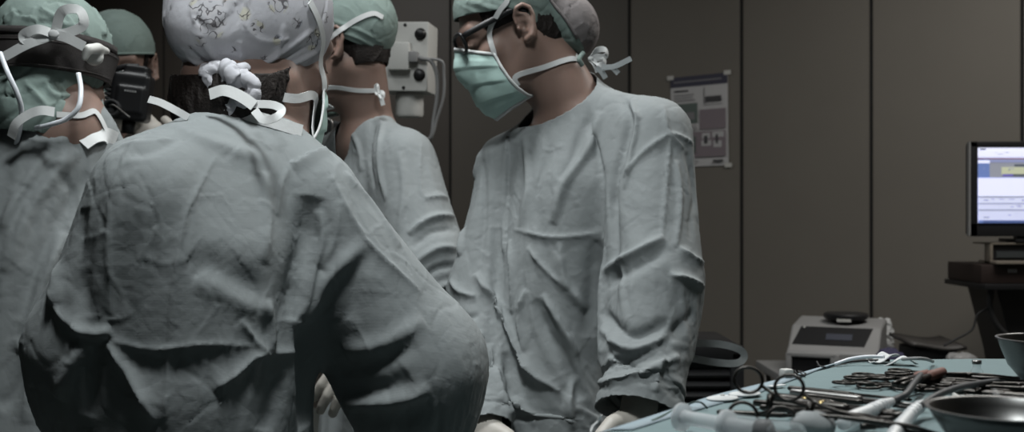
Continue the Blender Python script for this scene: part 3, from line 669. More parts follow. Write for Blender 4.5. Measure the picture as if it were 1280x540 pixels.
# ---------------------------------------------------------------- the person in front, back to the camera
def sleeves(G, J, r, k=.05):
    for s, e, w, q in (('LS', 'LE', 'LW', r[0]), ('RS', 'RE', 'RW', r[1])):
        G.add(chain([J[s], J[e]], [q[0], q[1]]), k); G.add(chain([J[e], J[w]], [q[1], q[2]]), .03)
    return G
def frustum(a, b, r1, r2): return cone(a, b, r1, r2)
RES_A = .0056
def person_back():
    hf = Frame(P(317, 62, 1.50), (.42, .88, -.22), .04, 1.14)
    J = dict(head=hf, nb=P(312, 196, 1.46), LS=P(185, 250, 1.33), RS=P(390, 250, 1.46), LE=P(112, 430, 1.36), RE=P(520, 455, 1.50), LW=P(190, 520, 1.62), RW=P(500, 530, 1.74), pelvis=P(250, 560, 1.43))
    J['LD'] = (nrm(J['LW'] - J['LE']), (0, 0, 1)); J['RD'] = (nrm(J['RW'] - J['RE']), (0, 0, 1)); ax = nrm(J['RS'] - J['LS'])
    nb = J['nb']
    tor = chain([nb + [0, -.01, -.022], P(282, 240, 1.43), P(262, 330, 1.39), P(255, 440, 1.398), P(245, 640, 1.455), P(240, 1000, 1.50)], [.062, .096, .106, .106, .125, .18], (ax, 1.38)); G = S().add(tor)
    G.add(chain([nb + [0, 0, -.005], J['RS'] + [0, 0, .012]], [.055, .055]), .04).add(chain([nb + [0, 0, .0], J['LS'] + [0, 0, .02]], [.055, .06]), .05)
    sleeves(G, J, ((.070, .076, .06), (.066, .096, .075)), .028)
    G.add(chain([P(392, 268, 1.36), P(386, 340, 1.33), P(384, 450, 1.31), P(384, 560, 1.31)], [.006, .022, .03, .03]), .035, 's')
    cut = cone(hf.w((0, -.02, -.03)), nb + [0, .01, -.03], .060, .062)
    root, g, B, fr = stand('back', 'person with back to camera in floral printed cloth cap and wide teal gown', (J['pelvis'][0], 1.50, 0), J, G, tor, res=RES_A, box=((-.85, .0), (1.05, 1.75), (.86, 1.45)), neck_cut=cut, grow=-.04, ears=False)
    finish_gown(g, 'back', 0.0009, .85, 420, 11)
    return root, g, B, fr, J
# ---------------------------------------------------------------- the person at the table, head in profile
def person_table():
    hf = Frame(P(640, 40, 2.285), (-.90, -.08, -.40), -.03, 1.06)
    J = dict(head=hf, nb=P(724, 150, 2.30), LS=P(817, 176, 2.19), RS=P(632, 208, 2.36), LE=P(818, 345, 2.10), RE=P(597, 360, 2.30), LW=P(797, 520, 1.99), RW=P(606, 535, 2.10), pelvis=P(690, 480, 2.27))
    J['nk'] = .009; J['cr'] = (.095, .07); J['LD'] = (nrm(J['LW'] - J['LE'] + [-.02, -.05, 0]), (.6, -.5, 0)); J['RD'] = (nrm(J['RW'] - J['RE']), (-.6, -.5, 0)); ax = nrm(J['RS'] - J['LS']); nb = J['nb']
    tor = chain([nb + [-.03, -.02, -.055], P(718, 240, 2.26), P(695, 330, 2.26), P(678, 430, 2.26), P(670, 560, 2.27), P(680, 900, 2.28)], [.06, .098, .1, .105, .13, .17], (ax, 1.36)); G = S().add(tor)
    G.add(chain([nb + [0, 0, .01], J['LS'] + [0, 0, .02]], [.062, .07]), .04).add(chain([nb + [-.01, 0, 0], J['RS'] + [0, 0, .0]], [.055, .06]), .05)
    hd_ = nrm(hf.w((0, -.03, -.05)) - nb); G.add(cone(nb - hd_ * .02, nb + hd_ * .07, .078, .074), .035)
    G.add(cone(P(800, 410, 2.40), P(838, 560, 2.40), .035, .065), .08)
    sleeves(G, J, ((.078, .092, .078), (.058, .062, .052)), .03)
    a_, b_, c_ = P(668, 186, 2.16), P(750, 93, 2.27), P(646, 139, 2.38); pn_ = nrm(np.cross(b_ - a_, c_ - a_)); pn_ = pn_ * np.sign((hf.c - a_) @ pn_)
    G.add(chain([P(769, 235, 2.125), P(764, 330, 2.08), P(753, 430, 2.05), P(750, 540, 2.05)], [.008, .022, .026, .026]), .03, 's').add(chain([P(598, 250, 2.25), P(604, 340, 2.20), P(613, 430, 2.16), P(620, 540, 2.16)], [.003, .006, .008, .008]), .025, 's')
    cut = lambda p: np.maximum(-(p - a_) @ pn_, np.linalg.norm(p - nb - [-.01, 0, .02], axis=1) - .19)
    root, g, B, fr = stand('table', 'bespectacled person in teal gown bending over the instrument table', (J['pelvis'][0], 2.30, 0), J, G, tor, res=.0075, box=((-.25, .5), (1.9, 2.6), (.72, 1.5)), neck_cut=cut, grow=-.05)
    finish_gown(g, 'table', 0.0012, .6, 420, 12)
    return root, g, B, fr
# ---------------------------------------------------------------- the man behind, in profile
def person_middle():
    hf = Frame(P(431, 62, 2.62), (-.93, .27, -.10), .0, 1.09)
    J = dict(head=hf, nb=P(462, 168, 2.66), LS=P(505, 205, 2.54), RS=P(405, 205, 2.80), LE=P(535, 330, 2.46), RE=P(395, 340, 2.82), LW=P(462, 430, 2.38), RW=P(340, 400, 2.65), pelvis=P(480, 440, 2.66))
    J['LD'] = (nrm(J['LW'] - J['LE']), (.3, -.6, .6)); J['RD'] = (nrm(J['RW'] - J['RE']), (0, .3, 1)); ax = nrm(J['RS'] - J['LS']); nb = J['nb']
    tor = chain([nb + [0, 0, -.03], P(468, 240, 2.65), P(475, 330, 2.65), P(480, 430, 2.66), P(480, 560, 2.66), P(480, 900, 2.66)], [.06, .1, .105, .11, .13, .17], (ax, 1.36)); G = S().add(tor)
    G.add(chain([nb + [0, 0, .0], J['LS'] + [0, 0, .02]], [.055, .062]), .04).add(chain([nb, J['RS']], [.055, .06]), .05)
    sleeves(G, J, ((.08, .092, .075), (.074, .08, .064)), .03)
    cut = cone(hf.w((0, -.02, -.04)), nb + [-.02, -.0, -.04], .060, .062)
    root, g, B, fr = stand('middle', 'person in profile with mask and green cap standing behind the printed cap', (J['pelvis'][0], 2.68, 0), J, G, tor, res=.008, box=((-.55, .0), (2.2, 2.95), (.9, 1.5)), neck_cut=cut, grow=-.05, group='gowned surgical staff')
    finish_gown(g, 'middle', 0.0012, .85, 420, 13)
    return root, g, B, fr
# ---------------------------------------------------------------- the two at the far left
def person_headband():
    hf = Frame(P(66, 92, 2.0), (.25, .93, -.25), .03, 1.01)
    J = dict(head=hf, nb=P(82, 150, 1.97), LS=P(-62, 232, 1.93), RS=P(128, 232, 2.02), LE=P(-110, 400, 1.95), RE=P(120, 420, 2.02), LW=P(-30, 420, 2.3), RW=P(140, 430, 2.3), pelvis=P(45, 480, 1.98))
    J['LD'] = (nrm(J['LW'] - J['LE']), (0, 0, 1)); J['RD'] = (nrm(J['RW'] - J['RE']), (0, 0, 1)); ax = nrm(J['RS'] - J['LS']); nb = J['nb']
    tor = chain([nb + [0, 0, -.03], P(52, 260, 1.97), P(45, 340, 1.96), P(45, 430, 1.97), P(40, 560, 1.98), P(40, 900, 1.98)], [.06, .1, .11, .115, .14, .18], (ax, 1.38)); G = S().add(tor)
    G.add(chain([nb, J['LS'] + [0, 0, .01]], [.052, .06]), .04).add(chain([nb, J['RS'] + [0, 0, .01]], [.052, .06]), .04)
    sleeves(G, J, ((.074, .08, .06), (.074, .08, .06)), .03)
    cut = cone(hf.w((0, -.02, -.04)), nb + [0, .015, -.02], .062, .070)
    root, g, B, fr = stand('headband', 'person at far left with back turned, bouffant cap and dark mesh headband', (J['pelvis'][0], 2.0, 0), J, G, tor, res=.0085, box=((-1.2, -.5), (1.7, 2.4), (.8, 1.4)), neck_cut=cut, grow=-.05, head_res=.004, ears=False)
    finish_gown(g, 'headband', 0.0012, .8, 420, 14)
    return root, g, B, fr
def person_camera():
    hf = Frame(P(148, 86, 2.95), (.18, -.95, -.2), .06, 1.06)
    c = P(160, 118, 2.70)
    J = dict(head=hf, nb=P(140, 185, 3.0), RS=P(50, 225, 3.0), LS=P(215, 225, 3.02), RE=P(40, 330, 2.85), LE=P(240, 330, 2.9), RW=P(122, 172, 2.74), LW=P(212, 200, 2.76), pelvis=P(140, 450, 3.02))
    J['RD'] = (nrm(np.array([.5, -.1, .8])), (-.2, -.9, .1)); J['LD'] = (nrm(np.array([-.6, -.1, .7])), (.3, -.9, .1)); ax = nrm(J['RS'] - J['LS']); nb = J['nb']; J['curl'] = .8
    tor = chain([nb + [0, 0, -.03], P(140, 260, 3.0), P(140, 360, 3.0), P(140, 440, 3.0), P(140, 900, 3.0)], [.06, .1, .11, .12, .18], (ax, 1.38)); G = S().add(tor)
    sleeves(G, J, ((.07, .075, .055), (.07, .075, .055)), .04)
    root, g, B, fr = stand('camera', 'masked person facing camera behind a black camera, far left background', (J['pelvis'][0], 3.02, 0), J, G, tor, res=.012, frames=2, sim=False, head_res=.004)
    crumple(g, 150, .008, .03); eval_co(g, 1); shell(g)
    return root, g, B, fr
def dress_back():
    root, g, B, fr, J = person_back()
    cs = S().add(cranium(.008)).add(ell((0, -.026, .045), (.079, .092, .096)), .03).add(ell((0, -.085, -.012), (.03, .025, .022)), .05)
    f = fr.sdf(cs)
    spots = [(hit(f, px, py), r) for px, py, r in ((262, 22, .022), (244, 10, .012), (268, 38, .012), (305, 17, .010), (348, 3, .016), (346, 50, .008), (393, 50, .017), (292, 62, .006), (384, 4, .008), (238, 60, .005), (322, 34, .011), (372, 28, .010), (286, 4, .009), (330, 72, .006), (250, 52, .009), (408, 22, .010))]
    o0 = np.array(root.location)
    m = print_material([(tuple(c), r) for c, r in spots])
    cutf = interp_cut([.14, .05, 0, -.05, -.09, -.14], [.05, .0, -.03, -.058, -.072, -.076])
    st = [([(232, 72), (265, 88), (298, 98)], .004, .004, 'fold'), ([(236, 60), (262, 82), (300, 96)], .003, -.003, 'fold'), ([(402, 62), (360, 82), (310, 95)], .004, .004, 'fold'), ([(396, 52), (350, 76), (308, 92)], .003, -.003, 'fold'),
          ([(395, 35), (352, 66), (306, 90)], .004, .003, 'fold'), ([(355, 30), (345, 70), (312, 92)], .003, .0025, 'fold'), ([(245, 40), (270, 75), (298, 94)], .004, .0025, 'fold'), ([(300, 50), (302, 92)], .004, .002, 'fold')]
    cap = cap_part(fr, cs, cutf, root, m, 'cap', cr=(50, .0022, .012), stretch=(1, 1, 2.), st=st)
    k = cast(bvh(cap), 300, 92); k = P(300, 96, 1.385) if k is None else k + [0, -.024, -.006]
    rt, up, out = np.array([1, 0, 0]), np.array([0, 0, 1]), np.array([0, -1, 0]); q = lambda x, y, z: k + .026 * (rt * x + up * y + out * z)
    parts = []
    for pts, r in (([(-.1, .1, .0), (-.7, .35, .35), (-1.2, .15, .3), (-1.0, -.35, .3), (-.1, -.1, .2)], [.006, .010, .011, .009, .006]), ([(.1, 0, .1), (.5, -.1, .6), (1.0, -.5, .6), (.9, -1.1, .5), (.2, -1.1, .4), (.05, -.4, .4)], [.006, .010, .011, .011, .009, .006]),
                   ([(.0, 0, .2), (.15, -.8, .4), (-.1, -1.6, .35), (-.3, -2.1, .2)], [.007, .009, .008, .005]), ([(-.35, .5, 0), (-.2, .35, .6), (.1, -.1, .8), (.3, -.5, .4)], [.008, .012, .012, .008]), ([(.5, .5, -.1), (.0, .1, .6), (-.4, -.3, .4)], [.006, .009, .006])):
        p = smooth_path([q(*x) for x in pts]); rr = np.interp(np.linspace(0, 1, len(p)), np.linspace(0, 1, len(r)), r); V, Fs = sweep(p, rr, 12); parts.append((V, Fs))
    kt = link('knot', *join(*parts), m, cap); eval_co(kt, 1); crumple(kt, 60, .003, .006, seed=9)
    hs = S().add(cranium(.006)).add(ell((.004, -.036, -.055), (.072, .054, .080)), .03)
    hair_part(fr, lambda p: np.minimum(np.minimum(np.minimum(.05 - p[:, 1], p[:, 0] + .062), cutf(p) + .010), p[:, 2] + .15 - .038 * np.clip((p[:, 0] + .005) / .03, 0, 1)), root, hs)
    # loose strands by the collar
    parts = []
    for i in range(26):
        a = RNG.uniform(-1, 1, 4); x0 = 236 + 50 * RNG.random(); parts.append(sweep(smooth_path([P(x0 + 8, 78, 1.50), P(x0 - 2 + 5 * a[0], 100, 1.46 + .01 * a[1]), P(x0 - 10 + 12 * a[2], 126 + 5 * a[3], 1.44)]), .0009, 4))
    link('loose_hair', *join(*parts), M['hair'], root)
    mk, G, hull = mask_part(fr, root); body = S().add(B).add(f); ff = lambda p: body(p)
    strap('mask_tape', px_path(ff, [G[-3, -1] + 0, (392, 124), (365, 123), (330, 118), (296, 112), (262, 116)]), ff, mk, .012, .004)
    strap('mask_tape', px_path(ff, [G[0, -1] + 0, (401, 62), (398, 30), (385, 2)]), ff, mk, .010, .003)
    # collar band and its tapes
    T = bvh(g); c1 = [cast(T, *x) for x in ((252, 128), (285, 139), (318, 150), (352, 160), (378, 168))]; c1 = [c for c in c1 if c is not None]
    if len(c1) > 2: strap('collar_tape', [c + [0, -.003, .004] for c in c1], None, g, .016, m='white', th=.002)
    strap('collar_tape', [P(318, 138, 1.345), P(330, 150, 1.335), P(346, 146, 1.33), P(352, 137, 1.34), P(340, 131, 1.35), P(318, 130, 1.36)], None, g, .010)
    strap('collar_tape', [P(262, 118, 1.37), P(280, 113, 1.365), P(300, 120, 1.36), P(318, 132, 1.355)], None, g, .014)
    e_ = cast(T, 236, 150); e_ = P(236, 150, 1.36) if e_ is None else e_ + [0, -.002, .003]
    strap('collar_tape', [P(186, 124, 1.37), P(200, 128, 1.365), P(218, 137, 1.36), e_], None, g, .009)
    return root, g
def dress_table():
    root, g, B, fr = person_table()
    cs = S().add(cranium(.009)).add(ell((0, -.018, .055), (.084, .098, .086)), .02).add(ell((0, -.112, -.032), (.062, .052, .064)), .045); f = fr.sdf(cs)
    cutf = interp_cut([.12, .085, .04, 0, -.03, -.062, -.10, -.2], [.066, .062, .046, .036, .004, -.052, -.098, -.12])
    yb = lambda p: p[:, 1] + .088 - .25 * (p[:, 2] - .0)
    st = [([(580, 0), (620, 12), (660, 20), (690, 45)], .006, .003, 'fold'), ([(570, 4), (610, 21), (650, 24), (700, 66)], .003, .002, 'crease'), ([(600, -5), (650, 5), (690, 20)], .004, -.002, 'fold')]
    cap = cap_part(fr, cs, lambda p: np.maximum(cutf(p), -yb(p)), root, M['cap'], 'cap', st=st)
    bun = cap_part(fr, cs, lambda p: np.maximum(cutf(p), yb(p)), cap, M['gauze'], 'bun_cover', cr=(90, .0018, .008), seed=5)
    ff = lambda p: f(p)
    loc = fr.l(V_ := get_co(cap)[0]); e = np.abs(yb(loc)) < .004; pts = V_[e & (loc[:, 0] < .2)]
    cen = fr.w((0, -.09, .02)); loop = []
    for a in np.linspace(-2.4, 2.4, 50):
        p0 = np.array([.07 * math.sin(a), 0, .02 + .11 * math.cos(a)]); p0[1] = -.088 + .25 * p0[2]; p0 = onto(f, fr.w(p0)[None], .001, 4)[0]; loop.append(p0)
    link('seam_band', *sweep(loop, 1, flat=(.006, .0016), nref=grad(f, np.array(loop))), M['gauze'], cap)
    hair_part(fr, lambda p: np.minimum(np.minimum(.052 - p[:, 1], np.where(p[:, 1] > -.012, p[:, 2] - .012, p[:, 2] + .062 + .4 * np.minimum(0, p[:, 1] + .05) * -1)), p[:, 2] + .085), root)
    glasses(fr, root)
    mk, G, hull = mask_part(fr, root, off=.008); bs = S().add(B).add(f); fb = lambda p: bs(p)
    left = 0 if fr.w((-.07, 0, 0))[1] < fr.w((.07, 0, 0))[1] else -1
    strap('mask_tape', px_path(fb, [G[1, left], (612, 40), (624, 14), (635, -6), fr.w((-.03, -.02, .135))]), fb, mk, .010, .003)
    strap('mask_tape', px_path(fb, [G[-14, left], (645, 95), (680, 84), (712, 74), (735, 68)]), fb, mk, .0105, .003)
    ribbon_bow(P(737, 74, 2.26), (1, .2, .2), (-.2, 0, 1), (.3, -1, 0), mk, M['white'], .032, .012, 'tape_bow', loops=((.9, .5), (.7, -.5)), tails=((.3, -.9),))
    link('cap_tie', *sweep(smooth_path([P(729, 66, 2.25), P(724, 74, 2.24), P(728, 82, 2.245)]), .005, 8), M['cap'], cap)
    for pts in ([(752, 84), (768, 83), (789, 73)], [(752, 86), (764, 84), (773, 92)], [(745, 84), (752, 90), (757, 98)]):
        strap('neck_tie', [P(x, y, 2.24) for x, y in pts], None, g, .011, m=M['gown'])
    # belt end looped out behind
    strap('belt_loop', [P(845, 430, 2.30), P(875, 429, 2.31), P(905, 431, 2.32), P(926, 438, 2.33), P(930, 447, 2.33), P(920, 454, 2.32), P(895, 453, 2.31), P(865, 448, 2.30), P(848, 447, 2.30)], None, g, .015, m=M['gown'])
    return root, g
def dress_middle():
    root, g, B, fr = person_middle()
    cs = S().add(cranium(.010)).add(ell((0, -.02, .052), (.086, .100, .088)), .02); f = fr.sdf(cs)
    cutf = interp_cut([.12, .08, .04, 0, -.03, -.07, -.15], [.055, .050, .042, .034, .010, -.012, -.035])
    st = [([(405, 45), (440, 58), (478, 78)], .004, .003, 'fold'), ([(408, 35), (445, 47), (480, 66)], .004, .003, 'fold'), ([(410, 25), (445, 36), (480, 55)], .004, .0025, 'fold'), ([(405, 52), (440, 66), (477, 86)], .003, .003, 'crease')]
    cap = cap_part(fr, cs, cutf, root, M['cap'], 'cap', st=st)
    hair_part(fr, lambda p: np.minimum(np.minimum(.035 - p[:, 1], np.where(p[:, 1] > -.012, p[:, 2] - .005, p[:, 2] + .045)), p[:, 2] + .05 + .1 * p[:, 1]), root, S().add(cranium(.003)).add(ell((0, -.046, -.02), (.060, .048, .060)), .03))
    mk, G, hull = mask_part(fr, root); bs = S().add(B).add(f); fb = lambda p: bs(p)
    left = 0 if fr.w((-.07, 0, 0))[1] < fr.w((.07, 0, 0))[1] else -1
    strap('mask_tape', px_path(fb, [G[1, left], (408, 52), (425, 38), (445, 25), (466, 17), (478, 22)]), fb, mk, .011, .003)
    strap('mask_tape', px_path(fb, [G[-14, left], (410, 109), (440, 112), (470, 113)]), fb, mk, .010, .003)
    strap('mask_tape', [P(470, 16, 2.58), P(473, 0, 2.58), P(470, -12, 2.6)], None, mk, .006)
    ribbon_bow(P(473, 116, 2.56), (1, .2, 0), (0, 0, 1), (.2, -1, 0), mk, M['white'], .018, .010, 'tape_bow', loops=((-.3, .9), (.5, -.6)), tails=((.6, -1.6),))
    return root, g
def dress_headband():
    root, g, B, fr = person_headband()
    cs = S().add(cranium(.012)).add(ell((0, -.02, .04), (.088, .104, .100)), .03).add(ell((0, -.042, -.085), (.082, .068, .072)), .04); f = fr.sdf(cs)
    cutf = interp_cut([.12, .06, .0, -.06, -.15], [.02, -.05, -.112, -.132, -.138])
    st = [([(30, 100), (45, 118), (60, 135)], .005, .006, 'fold'), ([(55, 98), (66, 118), (95, 120)], .005, .006, 'fold'), ([(75, 98), (85, 112), (110, 108)], .005, -.005, 'fold'), ([(10, 100), (25, 125)], .005, .005, 'fold'), ([(45, 8), (35, 28)], .004, .003, 'fold'), ([(70, 3), (95, 35)], .004, .003, 'fold'), ([(20, 15), (12, 40)], .004, .003, 'fold')]
    cap = cap_part(fr, cs, cutf, root, M['cap'], 'bouffant_cap', cr=(140, .005, .012), st=st, h=.004)
    a = np.linspace(0, 2 * math.pi, 60)
    def ring(z, tilt, off): return onto(f, fr.w(np.stack([.1 * np.sin(a), -.01 + .115 * np.cos(a), z + tilt * np.cos(a)], -1)), off, 8)
    p = ring(.014, .022, .004); hb = link('headband', *sweep(p, 1, flat=(.052, .009), nref=grad(f, p), cap=False), M['mesh'], root); auto(hb, 50)
    p = ring(.050, .022, .005); link('upper_band', *sweep(p, 1, flat=(.012, .006), nref=grad(f, p), cap=False), M['mesh'], hb)
    for dz in (-.021, .021):
        p = ring(.014 + dz, .022, .0095); link('stitched_edge', *sweep(p, .0016, 6, cap=False), M['mesh'], hb)
    ribbon_bow(P(70, 44, 1.87), (1, 0, .25), (-.2, 0, 1), (0, -1, 0), cap, M['white'], .046, .016, 'cap_bow', loops=((-.9, .3), (1, .75)), tails=((-1.9, -.35), (1.0, -.7)))
    cl = S().add(chain([P(106, 72, 1.90), P(110, 62, 1.90), P(122, 60, 1.92), P(133, 64, 1.95)], [.006, .009, .009, .006])).add(ell(P(118, 72, 1.93), (.016, .010, .014)), .006)
    c = P(118, 68, 1.92); V, Q = mesh_sdf(cl, *[axis(c[i] - .06, c[i] + .06, (-9, 9), .003, 1) for i in range(3)]); link('band_clip', V, Q, M['pale'], hb)
    for pts in ([P(0, 66, 1.84), P(10, 92, 1.83), P(22, 118, 1.84), P(27, 140, 1.86), P(24, 165, 1.88), P(20, 180, 1.9)], [P(98, 92, 1.86), P(101, 112, 1.85), P(98, 134, 1.84), P(84, 148, 1.845), P(66, 155, 1.85), P(45, 160, 1.87)]):
        link('light_tube', *sweep(smooth_path(pts), .0042, 10), M['tube'], hb)
    mk, G, hull = mask_part(fr, root, nx=30, ny=20); bs = S().add(B).add(f); fb = lambda p: bs(p)
    strap('mask_tape', px_path(fb, [G[-3, -1], (118, 140), (100, 145), (70, 143)]), fb, mk, .010, .003)
    strap('neck_tie', [P(14, 172, 1.86), P(20, 155, 1.85), P(36, 143, 1.85), P(52, 138, 1.85), P(68, 140, 1.86)], None, g, .016)
    hair_part(fr, lambda p: np.minimum(.0 - p[:, 1], p[:, 2] + .115), root, S().add(ell((0, -.042, -.06), (.060, .050, .065))), h=.006)
    # pale strip laid on the gown at the shoulder
    T = bvh(g); L = [cast(T, *x) for x in ((104, 183), (118, 174), (132, 172), (146, 178))]; L = [l for l in L if l is not None]
    if len(L) > 2: strap('pale_patch', [l + [0, -.004, .004] for l in L], None, g, .028, m=M['white'], th=.003)
    return root, g
def dress_camera():
    root, g, B, fr = person_camera()
    cs = S().add(cranium(.010)).add(ell((0, -.01, .055), (.085, .100, .088)), .02); f = fr.sdf(cs)
    cutf = interp_cut([.14, .09, .0, -.1, -.15], [.045, .042, .035, -.02, -.04])
    cap = cap_part(fr, cs, cutf, root, M['cap'], 'cap', h=.0045)
    p = []
    for a in np.linspace(0, 2 * math.pi, 60): p.append((.088 * math.sin(a), -.008 + .108 * math.cos(a), float(np.interp(-.008 + .108 * math.cos(a), [-.15, -.1, 0, .09, .14], [-.04, -.02, .035, .042, .045]))))
    p = onto(f, fr.w(np.array(p)), .0012, 5); link('cap_hem', *sweep(p, 1, flat=(.006, .0015), nref=grad(f, p), cap=False), M['cap'], cap)
    mk, G, hull = mask_part(fr, root, nx=36, ny=26)
    hair_part(fr, lambda p: np.minimum(.03 - p[:, 1], p[:, 2] + .03), root, h=.006)
    return root, g
for fn in (dress_back, dress_table, dress_middle, dress_headband, dress_camera):
    t=time.time(); fn(); print('TIME',fn.__name__,time.time()-t)
# ---------------------------------------------------------------- things around the room
def rect_quads(o, x, z, n, L, mats):
    "flat coloured fields printed on a board: (x0,z0,x1,z1,material)"
    V = []; Fs = []; mi = []
    for i, (x0, z0, x1, z1, k) in enumerate(L):
        e = n * (.0004 * (i + 1)); b = len(V); V += [o + x * x0 + z * z0 + e, o + x * x1 + z * z0 + e, o + x * x1 + z * z1 + e, o + x * x0 + z * z1 + e]; Fs.append((b, b + 1, b + 2, b + 3)); mi.append(k)
    return V, Fs, mi
def board(name, o, x, z, n, L, mats, parent):
    V, Fs, mi = rect_quads(o, x, z, n, L, mats); ob = link(name, V, Fs, None, parent, smooth=False)
    for m in mats: ob.data.materials.append(m)
    ob.data.polygons.foreach_set('material_index', mi); return ob
def flat(n, c, e=None): return mat(n, c, .6, emit=(c, e) if e else None)
Z3 = np.array([0, 0, 1.])
# poster on the wall
pc = on_wall(874.5, 150, .004); w_, h_ = .30, .44
xx, zz = nrm(u_w * 1 + Z3 * .012), nrm(Z3 - u_w * .012)
pt = thing('poster', 'white paper poster with dark header taped to the panelled wall', 'poster', pc)
pl = on_wall(839, 150, .004); pr = on_wall(910, 150, .004); w_ = np.linalg.norm(pr - pl); h_ = np.linalg.norm(on_wall(875, 94, .004) - on_wall(875, 208, .004)); pc = (pl + pr) / 2; pc[2] = on_wall(875, 151, .004)[2]
link('sheet', *box_vf(pc, (w_, .003, h_), np.stack([xx, -n_w, zz], 1)), flat('poster_paper', (.46, .46, .47)), pt, smooth=False)
pm = [flat('poster_navy', (.045, .045, .07)), flat('poster_grey', (.19, .19, .20)), flat('poster_mauve', (.20, .17, .19)), flat('poster_dark', (.05, .05, .055)), flat('poster_green', (.10, .13, .12)), flat('poster_light', (.42, .42, .43))]
L = [(0, .885, 1, 1, 0), (.06, .935, .9, .95, 1), (.06, .83, .32, .85, 3), (.06, .79, .42, .80, 1), (.06, .76, .40, .77, 1), (.06, .73, .44, .74, 1), (.05, .48, .48, .70, 4), (.1, .52, .43, .60, 1), (.52, .40, .97, .62, 2), (.62, .70, .90, .76, 3), (.60, .67, .61, .86, 3), (.60, .67, .92, .675, 3), (.05, .10, .97, .38, 2), (.56, .30, .70, .36, 5), (.74, .31, .94, .37, 5), (.55, .22, .72, .28, 5), (.76, .2, .9, .27, 5), (.80, .24, .84, .34, 3), (.60, .245, .66, .33, 3), (.1, .15, .45, .33, 4), (.06, .05, .5, .06, 1), (.75, .04, .93, .065, 3)]
for k in range(14): L.append((.06 + .3 * RNG.random(), .40 + .004 * k, .48, .402 + .004 * k, 1))
bo = pc - xx * w_ / 2 - zz * h_ / 2 + n_w * .0018
board('print', bo, xx * w_, zz * h_, n_w, L, pm, pt)
for a, b in ((0, 1), (1, 1), (0, 0), (1, 0)):
    link('tape', *box_vf(bo + xx * w_ * a + zz * h_ * b + n_w * .001, (.035, .002, .02), np.stack([xx, -n_w, zz], 1)), M['pale'], pt, smooth=False)
# hanging equipment box on its column
Yp = 3.2; bc = P(512, 74, Yp); pend = thing('equipment_pendant', 'pale wall-plug box hanging on a white column from the ceiling', 'medical pendant', (P(470, 10, Yp + .1)[0], Yp + .1, 3.0))
Rb = np.array(Matrix.Rotation(math.radians(-9), 3, 'Z')) @ np.array(Matrix.Rotation(math.radians(1.5), 3, 'Y')); q = lambda x, y, z: bc + Rb @ np.array([x, y, z])
hx = auto(link('box_housing', *box_vf(bc, (.135, .12, .195), Rb, .006), M['pale'], pend))
md = auto(link('socket_module', *box_vf(q(-.012, -.068, -.002), (.064, .035, .078), Rb, .006), M['pale'], hx))
auto(link('plug', *join(box_vf(q(.030, -.07, -.004), (.026, .032, .030), Rb, .004), sweep([q(.04, -.07, -.004), q(.056, -.072, -.008)], .007, 10)), M['grey'], md))
for z in (.062, -.052): link('knob', *lathe([(0, .012), (.010, .012), (.013, .009), (.0135, 0), (.017, 0), (.017, -.004)], 24, q(.045, -.062, z), Rb @ rot((1, 0, 0), math.pi / 2)), M['black'], hx)
for x in (-.058, .0):
    for z in (-.088, .088): link('screw', *lathe([(0, .003), (.004, .002), (.005, 0), (.005, -.003)], 12, q(x, -.0605, z), Rb @ rot((1, 0, 0), math.pi / 2)), M['rubber'], hx)
for dx, e in ((0, .0), (.03, .03)):
    link('cable', *sweep(smooth_path([q(.05, -.072, -.008), q(.078 + dx, -.07, -.014), q(.094 + dx * .7, -.06, -.05), q(.095 + dx * .6, -.05, -.11), q(.085 + dx * .3, -.04, -.17), q(.07, -.03, -.23), q(.0, .0, -.20)]), .0058 if not e else .004, 8), M['grey'], md)
cb = P(470, 30, Yp + .12)
link('column', *join(lathe([(.037, 0), (.037, 3.0 - cb[2])], 28, (cb[0], cb[1], cb[2] - .05 + .05)), lathe([(0, 0), (.037, 0)], 28, cb), lathe([(.11, 2.94), (.11, 3.0)], 28, (cb[0], cb[1], 0))), M['pale'], pend)
auto(link('bracket', *box_vf((cb + q(-.05, .05, .06)) / 2 + [0, 0, -.03], (.10, .08, .11), Rb, .01), M['pale'], pend))
auto(link('motor_cap', *lathe([(0, -.065), (.036, -.065), (.04, -.058), (.04, 0), (0, 0)], 28, P(512, 118, Yp)), M['pale'], pend), 40)
# small framed device behind the masks
ds = P(406, 161, 3.05); dv = thing('medical_display', 'small black device with silver frame seen between the mask and the neck', 'medical device', (ds[0], 3.08, 0))
Rd = rot((0, 1, 0), .12)
auto(link('housing', *box_vf(ds + [-.0, .03, -.01], (.10, .06, .07), Rd, .008), M['black'], dv))
fr_ = [ds + Rd @ np.array([x, -.006, z]) for x, z in ((-.018, -.022), (.016, -.022), (.016, .022), (-.018, .022), (-.018, -.022))]
link('frame', *sweep(smooth_path(fr_, 5), .0045, 8), M['steel'], dv); auto(link('screen', *box_vf(ds + [0, 0, 0], (.03, .012, .038), Rd, .003), M['rubber'], dv))
link('stand_pole', *join(lathe([(.014, .03), (.014, ds[2] - .03)], 16, (ds[0], ds[1] + .03, 0)), lathe([(0, 0), (.16, 0), (.16, .02), (.03, .04), (0, .04)], 28, (ds[0], ds[1] + .03, 0))), M['black'], dv)
